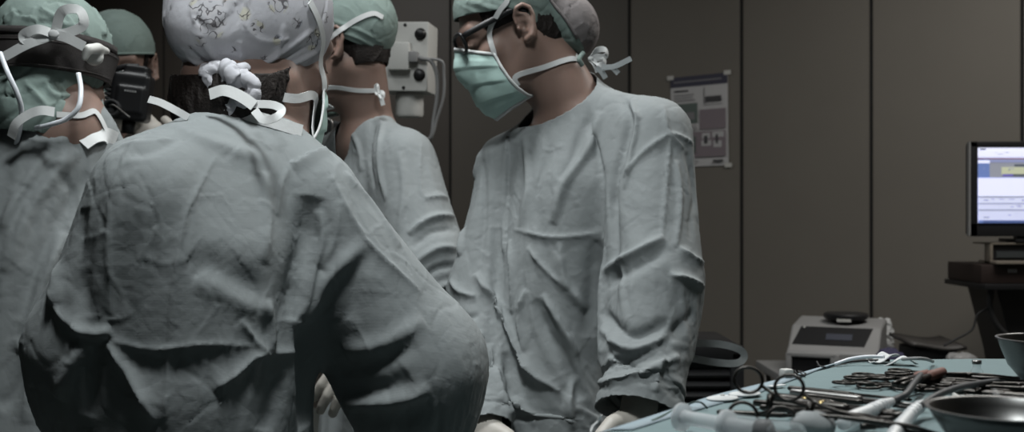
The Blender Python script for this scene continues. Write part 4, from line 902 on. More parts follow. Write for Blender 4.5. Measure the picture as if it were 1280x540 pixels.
# camera in the hands of the masked person
cm = P(165, 122, 2.66); cmr = thing('camera', 'black camera with coiled cord held before the green mask', 'camera', cm)
Rc = rot((0, 0, 1), .1) @ rot((0, 1, 0), .12); q = lambda x, y, z: cm + Rc @ np.array([x, y, z])
sb = S().add(lambda p: (lambda w: np.linalg.norm(np.maximum(np.abs(w) - [.034, .022, .046], 0), axis=-1) - .010)((p - cm) @ Rc)).add(lambda p: (lambda w: np.linalg.norm(np.maximum(np.abs(w - [.006, 0, .062]) - [.022, .018, .008], 0), axis=-1) - .006)((p - cm) @ Rc), .006).add(lambda p: (lambda w: np.linalg.norm(np.maximum(np.abs(w - [.004, -.02, -.008]) - [.026, .012, .026], 0), axis=-1) - .006)((p - cm) @ Rc), .006)
V, Q = mesh_sdf(sb, *[axis(cm[i] - .1, cm[i] + .1, (-9, 9), .0028, 1) for i in range(3)]); link('camera_body', V, Q, M['black'], cmr)
link('lens_ring', *lathe([(.014, 0), (.020, 0), (.021, .004), (.021, .022), (.017, .024), (.013, .02), (.012, .006), (0, .006)], 28, q(-.032, -.034, -.034), Rc @ rot((1, 0, 0), math.pi / 2)), M['rubber'], cmr)
hl = [q(-.050 + .011 * math.cos(a), .002 + .011 * math.sin(a), .038 - .0016 * a) for a in np.linspace(0, 2 * math.pi * 7, 120)]
link('coiled_cord', *sweep(hl + [q(-.044, -.01, -.035)], .0042, 8), M['rubber'], cmr)
link('arm', *sweep(smooth_path([q(-.05, 0, .04), q(-.045, -.01, .058), q(-.02, -.012, .070), q(.01, -.01, .074)]), .007, 10), M['black'], cmr)
link('cord_clip', *sweep(smooth_path([q(-.034, -.062, -.030), q(-.022, -.064, -.028), q(-.004, -.05, -.040), q(.012, -.046, -.05)]), .0022, 6), M['steel'], cmr)
link('maker_mark', *join(*[box_vf(q(-.008 + .0058 * i, -.0385, .012), (.0042, .001, .0045), Rc) for i in range(5)]), M['grey'], cmr, smooth=False)
link('mount', *sweep([q(.0, .0, -.05), q(.0, .004, -.085)], .016, 12), M['black'], cmr)
# louvred cabinet behind the gown
gx0, gx1, gY = P(800, 0, 3.0)[0], P(931, 0, 3.0)[0], 3.0; gz = P(0, 433, gY)[2]
lv = thing('louvred_cabinet', 'black louvred equipment cabinet standing behind the belt loop', 'cabinet', ((gx0 + gx1) / 2, gY + .2, 0))
cx_ = (gx0 + gx1) / 2; gw = gx1 - gx0
auto(link('carcass', *join(box_vf((cx_, gY + .22, gz / 2 + .01), (gw, .36, gz - .02), None, .012), box_vf((cx_, gY + .03, gz - .02), (gw, .05, .04), None, .006), box_vf((gx1 - .018, gY + .03, gz / 2), (.036, .05, gz - .03), None, .006), box_vf((gx0 + .018, gY + .03, gz / 2), (.036, .05, gz - .03), None, .006)), M['black'], lv))
z = gz - .075; sl = []
while z > .12: sl.append(box_vf((cx_, gY + .03, z), (gw - .06, .03, .008), rot((1, 0, 0), .6))); z -= .028
link('louvres', *join(*sl), M['rubber'], lv, smooth=False)
# equipment trolley with the grey recorder and loose things on it
Yc = 3.9; tx0, tx1 = P(985, 0, Yc)[0], P(1205, 0, Yc)[0]; tz = P(0, 470, Yc)[2]
tr = thing('trolley', 'grey trolley carrying the recorder behind the instrument table', 'trolley', ((tx0 + tx1) / 2, Yc + .2, 0)); cx_ = (tx0 + tx1) / 2
auto(link('shelf', *join(box_vf((cx_, Yc + .2, tz - .015), (tx1 - tx0 + .04, .46, .03), None, .006)), M['grey'], tr)); auto(link('lower_shelf', *box_vf((cx_, Yc + .2, .2), (tx1 - tx0, .40, .025), None, .006), M['grey'], tr))
for x in (tx0 + .02, tx1 - .02):
    for y in (Yc, Yc + .4):
        lg = link('leg', *lathe([(0, .05), (.014, .05), (.014, tz - .02), (0, tz - .02)], 14, (x, y, 0)), M['steel'], tr); link('castor', *lathe([(0, -.011), (.022, -.011), (.025, -.006), (.025, .006), (.022, .011), (0, .011)], 18, (x, y, .025), rot((0, 1, 0), math.pi / 2)), M['rubber'], lg)
p = lambda x, y, Y=Yc: P(x, y, Y)
rc = thing('recorder', 'grey bench recorder with dark sloping panel and black disc on top', 'medical device', ((p(1058, 0)[0]), Yc + .12, tz))
def prism(front, back):
    n = len(front); return np.array(front + back), [tuple(range(n)), tuple(range(2 * n - 1, n - 1, -1))] + [((i + 1) % n, i, n + i, n + (i + 1) % n) for i in range(n)]
def bev(o, w=.006):
    m = o.modifiers.new('rounded', 'BEVEL'); m.width = w; m.segments = 2; m.limit_method = 'ANGLE'; return auto(o)
lo_, hi_ = p(1002, 0)[0], p(1114, 0)[0]; yA = Yc
sideprof = [(0, tz), (0, p(0, 441)[2]), (.03, p(0, 436)[2]), (.11, p(0, 412)[2]), (.30, p(0, 405)[2]), (.30, tz)]
L_ = [[(x, yA + y, z) for y, z in sideprof] for x in (lo_, hi_)]
hs_ = bev(link('housing', *prism(L_[0], L_[1]), M['grey'], rc), .008)
a, b_ = np.array([0, .036, p(0, 434)[2]]), np.array([0, .106, p(0, 413.5)[2]]); pn = nrm(np.cross([1, 0, 0], b_ - a))
pv = [(lo_ + .014, *(a[1:] + pn[1:] * .002 + [yA, 0])), (hi_ - .05, *(a[1:] + pn[1:] * .002 + [yA, 0])), (hi_ - .028, *(b_[1:] + pn[1:] * .002 + [yA, 0])), (lo_ + .035, *(b_[1:] + pn[1:] * .002 + [yA, 0]))]
link('dark_panel', [np.array(v) for v in pv] + [np.array(v) - pn * .004 for v in pv], [(0, 1, 2, 3), (7, 6, 5, 4), (1, 0, 4, 5), (2, 1, 5, 6), (3, 2, 6, 7), (0, 3, 7, 4)], M['black'], hs_, smooth=False)
sm_ = (np.array(pv[0]) * .4 + np.array(pv[1]) * .6) * .55 + (np.array(pv[3]) * .4 + np.array(pv[2]) * .6) * .45 + pn * .001
link('small_screen', *box_vf(sm_, (.09, .03, .002), np.stack([[1, 0, 0], nrm(b_ - a), pn], 1)), flat('dim_screen', (.03, .034, .05)), hs_, smooth=False)
link('indicator', *lathe([(0, .002), (.004, .0015), (.004, 0)], 12, np.array(pv[3]) + [.012, -.006, -.004] + pn * .001, np.stack([[1, 0, 0], nrm(b_ - a), pn], 1)), M['pale'], hs_)
auto(link('slot_frame', *join(box_vf((lo_ + .012, yA - .01, (tz + p(0, 443)[2]) / 2), (.02, .03, p(0, 443)[2] - tz), None, .004), box_vf((lo_ + .09, yA - .01, p(0, 445)[2]), (.17, .03, .014), None, .004), box_vf((lo_ + .17, yA - .01, (tz + p(0, 443)[2]) / 2), (.03, .03, p(0, 443)[2] - tz), None, .004)), M['grey'], rc))
link('slot', *box_vf((lo_ + .09, yA - .002, (tz + p(0, 445)[2]) / 2), (.14, .012, p(0, 447)[2] - tz)), M['black'], rc, smooth=False)
dc = p(1066, 410); auto(link('top_disc', *lathe([(0, -.004), (.055, -.004), (.078, .006), (.08, .018), (.074, .024), (.03, .026), (0, .026)], 32, (dc[0], Yc + .2, p(0, 405.5)[2])), M['black'], rc))
link('disc_label', *box_vf((dc[0] + .004, Yc + .122, p(0, 407)[2] + .007), (.05, .004, .010)), M['pale'], rc, smooth=False)
rc.rotation_euler.z = -.42
tray_c = p(1168, 440, 3.92); crate = thing('dark_box', 'dark lidded box lying on the trolley right of the recorder', 'box', (tray_c[0], 4.0, tz))
zt = p(0, 433, 3.92)[2]
auto(link('base', *box_vf((tray_c[0] + .012, 4.02, (tz + zt) / 2 - .005), (.14, .20, zt - tz - .01), None, .008), M['rubber'], crate))
V = []; nx = 14
for j in range(2):
    for i in range(nx + 1):
        t = i / nx; x = tray_c[0] - .085 + .19 * t; V.append((x, 3.9 + .24 * j, zt + .014 * math.cos(t * 3.6) * (1 - .3 * t) + .012 * j + .012 * t * t))
ld = shell(link('lid', V, [(i, i + 1, nx + 2 + i, nx + 1 + i) for i in range(nx)], mat('dull_plastic', (.035, .032, .03), .5), crate), .012)
def lump(name, c, r, m, label, cat, n=40, amp=.012, seed=1, sink=0):
    c = np.asarray(c, float); s = S().add(ell(c, r)); rr = np.random.default_rng(seed)
    for k in range(7): s.add(ell(c + rr.uniform(-.6, .6, 3) * r, np.asarray(r) * rr.uniform(.35, .6)), .01)
    s.add(half((c[0], c[1], c[2] - r[2] + .002), (0, 0, -1)), .003, 'i'); h = min(r) / 9
    V, Q = mesh_sdf(s, *[axis(c[i] - r[i] * 1.7, c[i] + r[i] * 1.7, (-9, 9), h, 1) for i in range(3)]); o = link(name, V, Q, m); crumple(o, n, amp, amp * 1.5, seed=seed); return tag(o, label, cat)
nv = p(1094, 437, 3.84); lump('cloth_bundle', (nv[0] + .025, 3.77, tz + .055), (.058, .05, .055), mat('navy_cloth', (.035, .032, .07), .8), 'crumpled navy cloth bundle beside the grey recorder', 'cloth', 60, .008)
wv = p(1117, 421, 4.08); lump('paper_ball', (wv[0] + .01, 4.24, tz + .085), (.04, .035, .085), M['white'], 'crumpled white paper wad behind the navy cloth', 'paper', 60, .008, 4)
gv = p(1172, 442, 3.82); lump('grey_pouch', (gv[0] + .10, 3.84, tz + .045), (.05, .035, .045), M['grey'], 'small rounded grey pouch at the right end of the trolley', 'pouch', 20, .004, 6)
# screen on its cart at the right
Ym = 3.9; mx0, mx1 = p(1210.5, 0)[0], p(1210.5, 0)[0] + .46; mz0, mz1 = p(0, 295.5)[2], p(0, 177)[2]; mc = np.array([(mx0 + mx1) / 2, Ym, (mz0 + mz1) / 2])
mo = thing('computer_monitor', 'black flat computer monitor showing a pale blue program window', 'monitor', (mc[0], Ym + .05, p(0, 303.5)[2]))
auto(link('bezel', *join(box_vf((mx0 + .014, Ym, mc[2]), (.028, .03, mz1 - mz0), None, .004), box_vf((mx1 - .014, Ym, mc[2]), (.028, .03, mz1 - mz0), None, .004), box_vf((mc[0], Ym, mz1 - .011), (mx1 - mx0, .03, .022), None, .004), box_vf((mc[0], Ym, mz0 + .024), (mx1 - mx0, .03, .048), None, .004), box_vf((mc[0], Ym + .025, mc[2]), (mx1 - mx0 - .01, .03, mz1 - mz0 - .01), None, .006)), M['black'], mo))
link('rim', *box_vf((mx0 - .001, Ym - .006, mc[2]), (.004, .02, mz1 - mz0 - .004)), M['grey'], mo, smooth=False)
sx0, sz0 = mx0 + .027, mz0 + .047; sw, sh = mx1 - mx0 - .054, mz1 - mz0 - .068; ES = .8
sc_ = [flat('ui_white', (.50, .53, .72), ES), flat('ui_pale', (.62, .64, .80), ES), flat('ui_bar', (.19, .21, .36), ES), flat('ui_red', (.13, .03, .05), ES), flat('ui_blue', (.10, .15, .34), ES), flat('ui_grey', (.20, .21, .25), ES), flat('ui_green', (.36, .38, .27), ES), flat('ui_dark', (.05, .06, .08), ES), flat('ui_violet', (.10, .08, .35), ES), flat('ui_task', (.06, .09, .22), ES)]
L = [(0, 0, 1, 1, 0), (0, .955, 1, 1, 1), (.02, .967, .07, .985, 7), (0, .875, 1, .955, 1), (0, .845, 1, .858, 3), (0, .60, 1, .845, 5), (0, .60, .10, .845, 4), (0, .79, .10, .83, 1), (.10, .80, 1, .84, 2), (.2, .64, .95, .74, 6), (.31, .75, 1, .775, 7), (.21, .62, .30, .645, 8), (.30, .62, .42, .645, 7), (.5, .64, .7, .66, 2), (0, .36, 1, .59, 1), (.28, .36, .283, .59, 0), (0, .03, 1, .36, 0), (0, .335, 1, .352, 5), (0, .25, 1, .262, 5), (0, .165, 1, .178, 5), (0, 0, 1, .035, 9), (.0, .0, .04, .035, 4)]
for k in range(60):
    row = RNG.choice([.90, .925, .31, .295, .225, .21, .14, .10, .07, .69, .71]); x0 = RNG.uniform(.02, .9); L.append((x0, row, x0 + RNG.uniform(.01, .05), row + .008, int(RNG.choice([5, 5, 2, 7]))))
board('screen', np.array([sx0, Ym - .012, sz0]), np.array([sw, 0, 0]), np.array([0, 0, sh]), np.array([0, -1., 0]), L, sc_, mo)
link('stand_neck', *box_vf((mc[0], Ym + .06, mz0 + .03), (.08, .03, .09)), M['black'], mo, smooth=False); 
shz = p(0, 354)[2]
auto(link('stand_foot', *box_vf((mc[0] + .02, Ym + .06, p(0, 303.5)[2] + .008), (.18, .14, .013), None, .004), M['black'], mo))
bx = thing('boxed_unit', 'dark unit in a pale frame under the computer monitor', 'electronic unit', (mc[0], Ym, shz + .063)); x0 = p(1237, 0)[0]; z0, z1 = p(0, 329.5)[2], p(0, 303.5)[2]
fm = [box_vf(((x0 + mx1) / 2, Ym + .02, z0 + .005), (mx1 - x0, .15, .010), None, .002), box_vf(((x0 + mx1) / 2, Ym + .07, z1 - .003), (mx1 - x0, .15, .006), None, .002), box_vf((x0 + .005, Ym + .02, (z0 + z1) / 2), (.010, .05, z1 - z0), None, .002), box_vf((mx1 - .005, Ym + .02, (z0 + z1) / 2), (.010, .05, z1 - z0), None, .002)]
auto(link('frame', *join(*fm), mat('tan_frame', (.16, .14, .115), .5), bx)); link('front', *box_vf(((x0 + mx1) / 2, Ym + .03, (z0 + z1) / 2 + .003), (mx1 - x0 - .01, .05, z1 - z0 - .018)), M['black'], bx, smooth=False)
link('faint_strip', *box_vf(((x0 + mx1) / 2, Ym + .003, z0 + .032), (mx1 - x0 - .05, .004, .022)), flat('dim_strip', (.03, .035, .037)), bx, smooth=False)
ct = thing('computer_cart', 'dark cart with drawer and shelf carrying the computer monitor', 'cart', (mc[0], Ym + .1, 0)); x0 = p(1222, 0)[0]
auto(link('drawer', *box_vf(((x0 + mx1) / 2, Ym + .12, (z0 + shz) / 2 - .001), (mx1 - x0, .30, z0 - shz - .004), None, .004), mat('dark_wood', (.022, .014, .012), .5), ct))
for i in range(4): link('drawer_mark', *box_vf((p(1256 + 3 * i, 0)[0], Ym - .031, p(0, 338)[2]), (.005, .002, .012)), M['grey'], ct, smooth=False)
auto(link('shelf', *box_vf(((p(1219, 0)[0] + mx1 + .03) / 2, Ym + .1, shz - .009), (mx1 + .03 - p(1219, 0)[0], .36, .018), None, .003), M['black'], ct))
xa, xb = p(1246, 0)[0], p(1268, 0)[0]; za, zb = shz - .018, p(0, 445)[2]
L_ = [[(xa, y, za), (mx1, y, za), (mx1, y, .1), (xb + .10, y, .1), (xb, y, zb)] for y in (Ym - .0, Ym + .26)]
bev(link('cabinet', *prism(L_[0], L_[1]), M['black'], ct), .004)
for x in (xb + .14, mx1 - .04):
    for y in (Ym + .04, Ym + .22): link('castor', *lathe([(0, -.015), (.045, -.015), (.05, -.008), (.05, .008), (.045, .015), (0, .015)], 20, (x, y, .05), rot((0, 1, 0), math.pi / 2)), M['rubber'], ct)
for r, pts in ((.004, [(1242, 362), (1238, 382), (1222, 393), (1215, 412), (1195, 424), (1180, 432)]), (.010, [(1240, 358), (1237, 378), (1243, 400), (1258, 418), (1282, 428)])):
    pp = smooth_path([p(x, y, Ym - .03) for x, y in pts]); o = link('cable', *sweep(pp, r, 8), M['rubber'], ct)
# ---------------------------------------------------------------- the instrument table
TZ = 1.0
def T(px, py, up=0.):
    Y = F * (CAMZ - TZ - up) / (py - CY); return np.array([(px - CX) / F * Y, Y, TZ + up])
tb = thing('instrument_table', 'long instrument table under the teal drape at lower right', 'table', (.5, 1.0, 0))
auto(link('tabletop', *box_vf((.62, 1.0, TZ - .045), (.56, .60, .05), None, .008), M['steel'], tb))
for x in (.38, .86):
    for y in (.74, 1.26): link('leg', *lathe([(0, 0), (.02, 0), (.016, .03), (.016, TZ - .06), (0, TZ - .06)], 14, (x, y, 0)), M['steel'], tb)
out = [(-.144, .62), T(740, 540)[:2], T(900, 489)[:2], T(1048, 453)[:2], T(1064, 448.5)[:2], T(1085, 447)[:2], T(1280, 446)[:2], (.95, 1.44), (.95, .62)]
out = [np.array(o) for o in out]; cen = np.array([.55, 1.0]); loop = []
for i in range(len(out)):
    a, b = out[i], out[(i + 1) % len(out)]; n = max(2, int(np.linalg.norm(b - a) / .012)); loop += [a + (b - a) * k / n for k in range(n)]
loop = np.array(loop); n = len(loop); nl = np.roll(loop, -1, 0) - np.roll(loop, 1, 0); nl = np.stack([-nl[:, 1], nl[:, 0]], -1); nl /= np.linalg.norm(nl, axis=1, keepdims=True); nl *= np.sign(((loop - cen) * nl).sum(1).mean())
V = []; rings = 0
for t in np.linspace(.02, 1, 30):
    for q in cen + (loop - cen) * t: V.append((q[0], q[1], TZ - .0006 + .0005 * noise.noise(Vector((q[0] * 18, q[1] * 18, 0))) - .004 * max(0, (t - .985) / .015)))
    rings += 1
for k, (dz, o_) in enumerate(((-.006, .004), (-.014, .007), (-.03, .009), (-.06, .011), (-.1, .014), (-.16, .018), (-.24, .022), (-.34, .026), (-.46, .03), (-.6, .034))):
    for i in range(n):
        w = .5 + .5 * math.sin(i * .42 + 1.3 * math.sin(i * .11)); q = loop[i] + nl[i] * (o_ + .022 * w * min(1, max(0, -dz - .03) / .3)); V.append((q[0], q[1], TZ + dz))
    rings += 1
Fs = [(r * n + i, r * n + (i + 1) % n, (r + 1) * n + (i + 1) % n, (r + 1) * n + i) for r in range(rings - 1) for i in range(n)] + [tuple(range(n))[::-1]]
drm = mat('drape_cloth', (.155, .21, .218), .75, bump=[('noise', 150, .25, .002), ('weave', 600, .1, .0005)], var=(18, .07), spec=.25)
dr = thing('surgical_drape', 'teal cloth drape covering the instrument table at lower right', 'drape', (.5, 1.0, TZ)); link('cloth', V, Fs, drm, dr)
ip = [T(790, 538), T(850, 519), T(900, 505), T(941, 494), T(1004, 470), T(1030, 460), T(1052, 453)]; op = [T(742, 539.5), T(830, 511.5), T(890, 492), T(930, 482), T(990, 467.5), T(1030, 458), T(1052, 452.5)]
A_, B2 = smooth_path(ip, 6), smooth_path(op, 6); V = [v + [0, 0, .0008] for v in A_] + [v * .5 + w * .5 + [0, 0, .0016] for v, w in zip(A_, B2)] + [v + [0, 0, -.002] for v in B2]; m_ = len(A_)
shell(link('edge_band', V, [(i, i + 1, m_ + i + 1, m_ + i) for i in range(m_ - 1)] + [(m_ + i, m_ + i + 1, 2 * m_ + i + 1, 2 * m_ + i) for i in range(m_ - 1)], mat('lit_edge_blue', (.25, .315, .355), .6, bump=[('noise', 90, .2, .001)]), dr), .0008)  # light caught by the sloping drape edge, put in as a paler blue
# ring-handled instruments
def forceps_parts(L=.145, open_=.10, ring=.0125, jaw=.36, th=.0015, curve=0.):
    "in its own plane: x from rings to jaws, y across; two mirrored arms crossing at the screw"
    arms = []
    pv = L * (1 - jaw)
    for s in (1, -1):
        ca, sa = math.cos(s * open_), math.sin(s * open_)
        def R(x, y, z=0): return np.array([pv + (x - pv) * ca - y * sa, (x - pv) * sa + y * ca, z])
        rc_ = (ring, s * -(ring + .0035)); lp = [R(rc_[0] + ring * math.cos(a), rc_[1] + ring * 1.0 * math.sin(a) * .92, s * .0008) for a in np.linspace(0, 2 * math.pi, 33)]
        arms.append((sweep(lp, th, 8, cap=False), sweep([R(rc_[0] + ring, rc_[1] * .8, s * .0008), R(ring * 3.2, -s * .0055, s * .0008), R(pv * .6, -s * .003, s * .001), R(pv, 0, s * .0012), R(pv + (L - pv) * .4, s * .0022, s * .001), R(L, s * .0008, curve)], np.array([th, th * 1.1, th * 1.15, th * 1.7, th * 1.25, th * .6]), 8), box_vf(R(ring * 2.7, -s * .0015, 0), (.006, .010, .0026))))
    screw = lathe([(0, .0035), (.003, .003), (.0035, 0), (.003, -.003), (0, -.0035)], 14, (pv, 0, 0))
    return arms, screw
def forceps(c, d, up, label, group=None, L=.145, open_=.10, m='darksteel', **k):
    "c where the middle between the rings lies, d towards the jaws, up = across the instrument"
    d = nrm(d); up = nrm(np.asarray(up, float) - d * np.dot(up, d)); Rm = np.stack([d, up, np.cross(d, up)], 1); t = thing('surgical_clamp', label, 'clamp', c, group)
    arms, screw = forceps_parts(L, open_, **k)
    tf = lambda vf: (np.asarray(vf[0]) @ Rm.T + c, vf[1])
    for a in arms:
        sh = link('shank', *tf(join(a[1], a[2])), M[m], t); link('finger_ring', *tf(a[0]), M[m], sh)
    link('screw', *tf(screw), M[m], t); return t
g1 = 'ring-handled clamps standing on the drape'
def stand_clamp(pu, pl, dpx, label, L=.15, m='darksteel', ring=.0135):
    "upper and lower ring seen at pu, pl; the lower one rests on the table"
    b = T(*pl, ring + .0015); u = P(pu[0], pu[1], b[1] + .005); c = (b + u) / 2; e = T(*dpx); hd = e - c; hd[2] = 0; dr_ = (c[2] - TZ - .009) / (L - ring); d = nrm(hd) * math.sqrt(1 - dr_ * dr_) - np.array([0, 0, dr_])
    sp = np.linalg.norm(u - b); forceps(c - d * ring, d, nrm(u - b), label, g1, L, math.asin(min(.5, (sp / 2 - ring - .0035) / (L * .6))), m, ring=ring)
stand_clamp((942, 477), (922, 517), (1040, 541), 'dark steel clamp with ring handle standing tallest, nearest the cabinet', .14, ring=.0118)
stand_clamp((992, 486), (972, 523), (1090, 552), 'dark steel clamp with upright ring handle right of the tallest one', .14, ring=.0118)
# the heap of clamps further back
g2 = 'clamps heaped in a row at the back of the drape'
heap = [(1046, 480, -15, 0), (1060, 478, -12, 1), (1076, 482, -20, 0), (1090, 479, -8, 1), (1108, 478, -16, 2), (1120, 484, -22, 0), (1136, 481, -10, 1), (1150, 486, -26, 0), (1166, 484, -14, 1), (1180, 490, -30, 0), (1196, 488, -20, 1), (1206, 492, -8, 0)]
for i, (x, y, a, lv_) in enumerate(heap):
    c = T(x, y); c[2] = TZ + .003 + .0045 * lv_; a = math.radians(a + RNG.uniform(-6, 6))
    forceps(c, (math.cos(a) * .8, math.sin(a) - .15, 0), (math.sin(-a) * -1 + .1, math.cos(a), .04 * (i % 3 - 1)), 'dark steel clamp lying in the heap behind the long rods', g2, .13, .05 + .03 * RNG.random(), ring=.0115)
# rubber-shod clamp with red-brown tips
def rod(p, q, prof, k=12):
    "turned rod from p to q; prof = (fraction, radius)"
    p, q = np.asarray(p, float), np.asarray(q, float); d = q - p; n_ = nrm(d); Rr = basis(n_, (0, 0, 1)); Lr = np.linalg.norm(d); Rr = np.stack([Rr[:, 1], Rr[:, 2], Rr[:, 0]], 1)
    return lathe([(0, prof[0][0] * Lr)] + [(r, f * Lr) for f, r in prof] + [(0, prof[-1][0] * Lr)], k, p, Rr)
rub = mat('red_rubber', (.16, .075, .06), .6)
for j, ((x0, y0), (x1, y1)) in enumerate((((1128, 482), (1180, 464)), ((1118, 480), (1160, 467)))):
    a, b = T(x0, y0, .012), T(x1, y1, .016 - .004 * j); t = thing('padded_clamp', 'dark clamp with red-brown rubber tip, the %s of the two' % ('longer' if not j else 'shorter'), 'clamp', a)
    link('shaft', *rod(a, a + (b - a) * .7, [(0, .003), (.5, .004), (1, .003)]), M['darksteel'], t); link('rubber_tip', *rod(a + (b - a) * .62, b, [(0, .0035), (.2, .0055), (.9, .005), (1, .003)]), rub, t)
# long rods: probes, curettes and forceps lying side by side
g3 = 'long steel rods lying side by side on the drape'
rods = [((985, 485), (1140, 500), .0020, 0, 'slim bright steel rod at the back of the row of rods'), ((988, 490), (1160, 508), .0030, 0, 'bright tubular steel rod, second from the back of the row'), ((1000, 494), (1150, 511), .0022, 0, 'slim steel rod between the tubular rod and the brass-ringed rod'), ((962, 497), (1120, 517), .0042, 1, 'thick dark rod with one brass ring near its middle'), ((985, 503), (1130, 520), .0040, 1, 'thick dark rod with brass ring, nearer than its twin'), ((942, 503), (1090, 519), .0026, 0, 'slim dark rod starting beside the tallest clamp'), ((950, 509), (1120, 523), .0022, 0, 'slim dark rod in front of the brass-ringed rods'), ((896, 515), (1060, 523), .0019, 0, 'thin pointed probe reaching furthest left of the rods'), ((985, 516), (1105, 528), .0024, 0, 'short dark rod nearest the syringe'), ((1075, 533), (1112, 533), .0020, 0, 'short black pin lying alone before the rods')]
brass = mat('brass', (.35, .27, .13), .35, 1.)
for i, (a, b, r, ring, lb) in enumerate(rods):
    r *= 1.3; h = .0015 + r; a, b = T(*a, h), T(*b, h); t = thing('surgical_rod', lb, 'instrument', a, g3); mm = M['steel'] if i == 1 else M['darksteel']
    link('handle', *rod(a, a + (b - a) * .55, [(0, r * .6), (.03, r), (.3, r * 1.05), (.9, r), (1, r * .7)]), mm, t); link('shaft', *rod(a + (b - a) * .54, b, [(0, r * .62), (.8, r * .5), (.95, r * .7), (1, r * .3)]), mm, t)
    if ring: link('brass_ring', *rod(a + (b - a) * .29, a + (b - a) * .33, [(0, r * 1.12), (1, r * 1.12)]), brass, t)
# two leads with clear sleeves
slv = mat('clear_sleeve', (.72, .75, .77), .5, trans=.4, ior=1.2, alpha=.8); lead = mat('grey_lead', (.045, .047, .05), .5)
def lead_thing(pts, spts, r, label):
    t = thing('instrument_lead', label, 'lead', T(*pts[-1][:2])); a = [T(x, y, z) for x, y, z in pts]; s_ = [T(x, y, z) for x, y, z in spts]
    link('lead', *sweep(smooth_path(a), r, 10), lead, t); n_ = len(smooth_path(s_)); sv = link('sleeve', *sweep(smooth_path(s_), np.interp(np.linspace(0, 1, n_), [0, .15, .4, .8, 1], [r * 1.15, r * 1.6, r * 1.6, r * 2.0, r * 1.6]), 16), slv, t)
    for f in (.2, .28, .36, .44): 
        i = int(f * (n_ - 2)); pp = smooth_path(s_); link('sleeve_rib', *sweep(pp[i:i + 2], r * 1.8, 16), slv, sv)
lead_thing([(1151, 469, .016), (1142, 480, .016), (1132, 493, .012), (1118, 500, .009), (1100, 508, .0095)], [(1114, 502, .009), (1100, 508, .0105), (1084, 515, .0105), (1068, 522, .0105), (1054, 530, .0105)], .0034, 'grey lead in a ribbed clear sleeve lying across the long rods')
lead_thing([(1272, 474, .006), (1235, 478, .010), (1200, 484, .018), (1172, 494, .018), (1150, 508, .012)], [(1156, 504, .012), (1142, 514, .0095), (1128, 530, .0095), (1112, 552, .0095)], .0032, 'grey lead in a smooth clear sleeve running beside the steel basin')
# syringe
a, b = T(850, 521, .0125), T(1010, 548, .0125); dd = nrm(b - a); ns = np.linalg.norm(b - a); sy = thing('syringe', 'large clear plastic syringe lying at the near edge of the drape', 'syringe', a)
cl = mat('clear_plastic', (.88, .90, .92), .25, trans=.75, ior=1.15, alpha=.4); fr_p = mat('frosted_plastic', (.72, .74, .76), .4, trans=.4, ior=1.2, alpha=.7)
link('plunger', *join(rod(a, a + dd * .004, [(0, .0118), (1, .0118)], 24), rod(a + dd * .002, a + dd * .09, [(0, .0065), (.1, .006), (1, .006)], 16)), fr_p, sy)
link('stopper', *rod(a + dd * .078, a + dd * .09, [(0, .0085), (.3, .0092), (.5, .0085), (.7, .0092), (1, .006)], 20), M['rubber'], sy)
brl = link('barrel', *rod(a + dd * .048, b, [(0, .0098), (.9, .0098), (.93, .006), (1, .003)], 24), cl, sy)
link('barrel_flange', *rod(a + dd * .045, a + dd * .050, [(0, .0122), (1, .0122)], 10), fr_p, brl)
lump('gauze_ball', T(1017, 545) + [0, 0, .009], (.015, .013, .009), mat('damp_gauze', (.30, .315, .32), .8), 'pale rounded gauze ball in front of the long rods', 'gauze', 12, .0015, 3)
# bowls
bst = mat('bowl_steel', (.13, .13, .128), .34, 1., bump=[('noise', 120, .05, .0008)])
def bowl(c, r, h, label):
    pr = [(0, 0), (r * .42, 0), (r * .55, h * .06), (r * .80, h * .40), (r * .95, h * .82), (r, h), (r * 1.04, h * 1.01), (r * 1.045, h * 1.045), (r, h * 1.05), (r * .965, h * 1.0), (r * .92, h * .82), (r * .76, h * .42), (r * .5, h * .11), (0, h * .07)]
    return tag(auto(link('steel_bowl', *lathe([(max(x, 0), z) for x, z in pr], 56, c), bst), 60), label, 'bowl')
c = T(1312, 479); bowl((c[0], c[1], TZ + .0005), .052, .046, 'round steel bowl at the far right end of the drape')
cb_ = P(1258, 514, .86); bowl((cb_[0], .86, TZ + .0005), .057, .031, 'wide steel basin nearest the viewer at lower right')
# small litter on the drape
def pad(px, py, a, label):
    c = T(px, py, .0012); R_ = rot((0, 0, 1), a); t = thing('electrode_pad', label, 'pad', c, 'white oval pads on the pale drape edge')
    V, Fs = lathe([(0, 0), (.012, 0), (.0135, .0008), (.0128, .0018), (.007, .0022), (.006, .0034), (.003, .0036), (0, .0036)], 28, (0, 0, 0)); V = V * [1.35, .95, 1]; link('foam', V @ R_.T + c, Fs, M['white'], t); link('snap', *lathe([(0, .005), (.002, .0048), (.0025, .0034)], 14, c), M['pale'], t)
pad(903, 499, .6, 'white oval pad on the drape edge, the left one'); pad(931, 493.5, .5, 'white oval pad on the drape edge, nearer the tallest clamp')
def loose(name, pts, r, m, label, cat): return tag(link(name, *sweep(smooth_path(pts), r, 8), m), label, cat)
loose('suture_thread', [T(857, 508, .001), T(866, 503, .006), T(876, 503, .007), T(884, 510, .001)], .0009, mat('green_thread', (.03, .05, .045), .5), 'dark curved thread arching over the drape edge', 'thread')
loose('suture_thread', [T(815, 526, .001), T(828, 520, .0015), T(843, 512, .001)], .0011, mat('teal_thread', (.05, .09, .075), .5), 'straight dark green thread on the edge left of the syringe', 'thread')
loose('suture_thread', [T(738, 541, .001), T(741, 533, .004), T(747, 527, .006), T(752, 519, .012)], .0008, M['white'], 'white thread curling up at the near corner of the drape', 'thread')
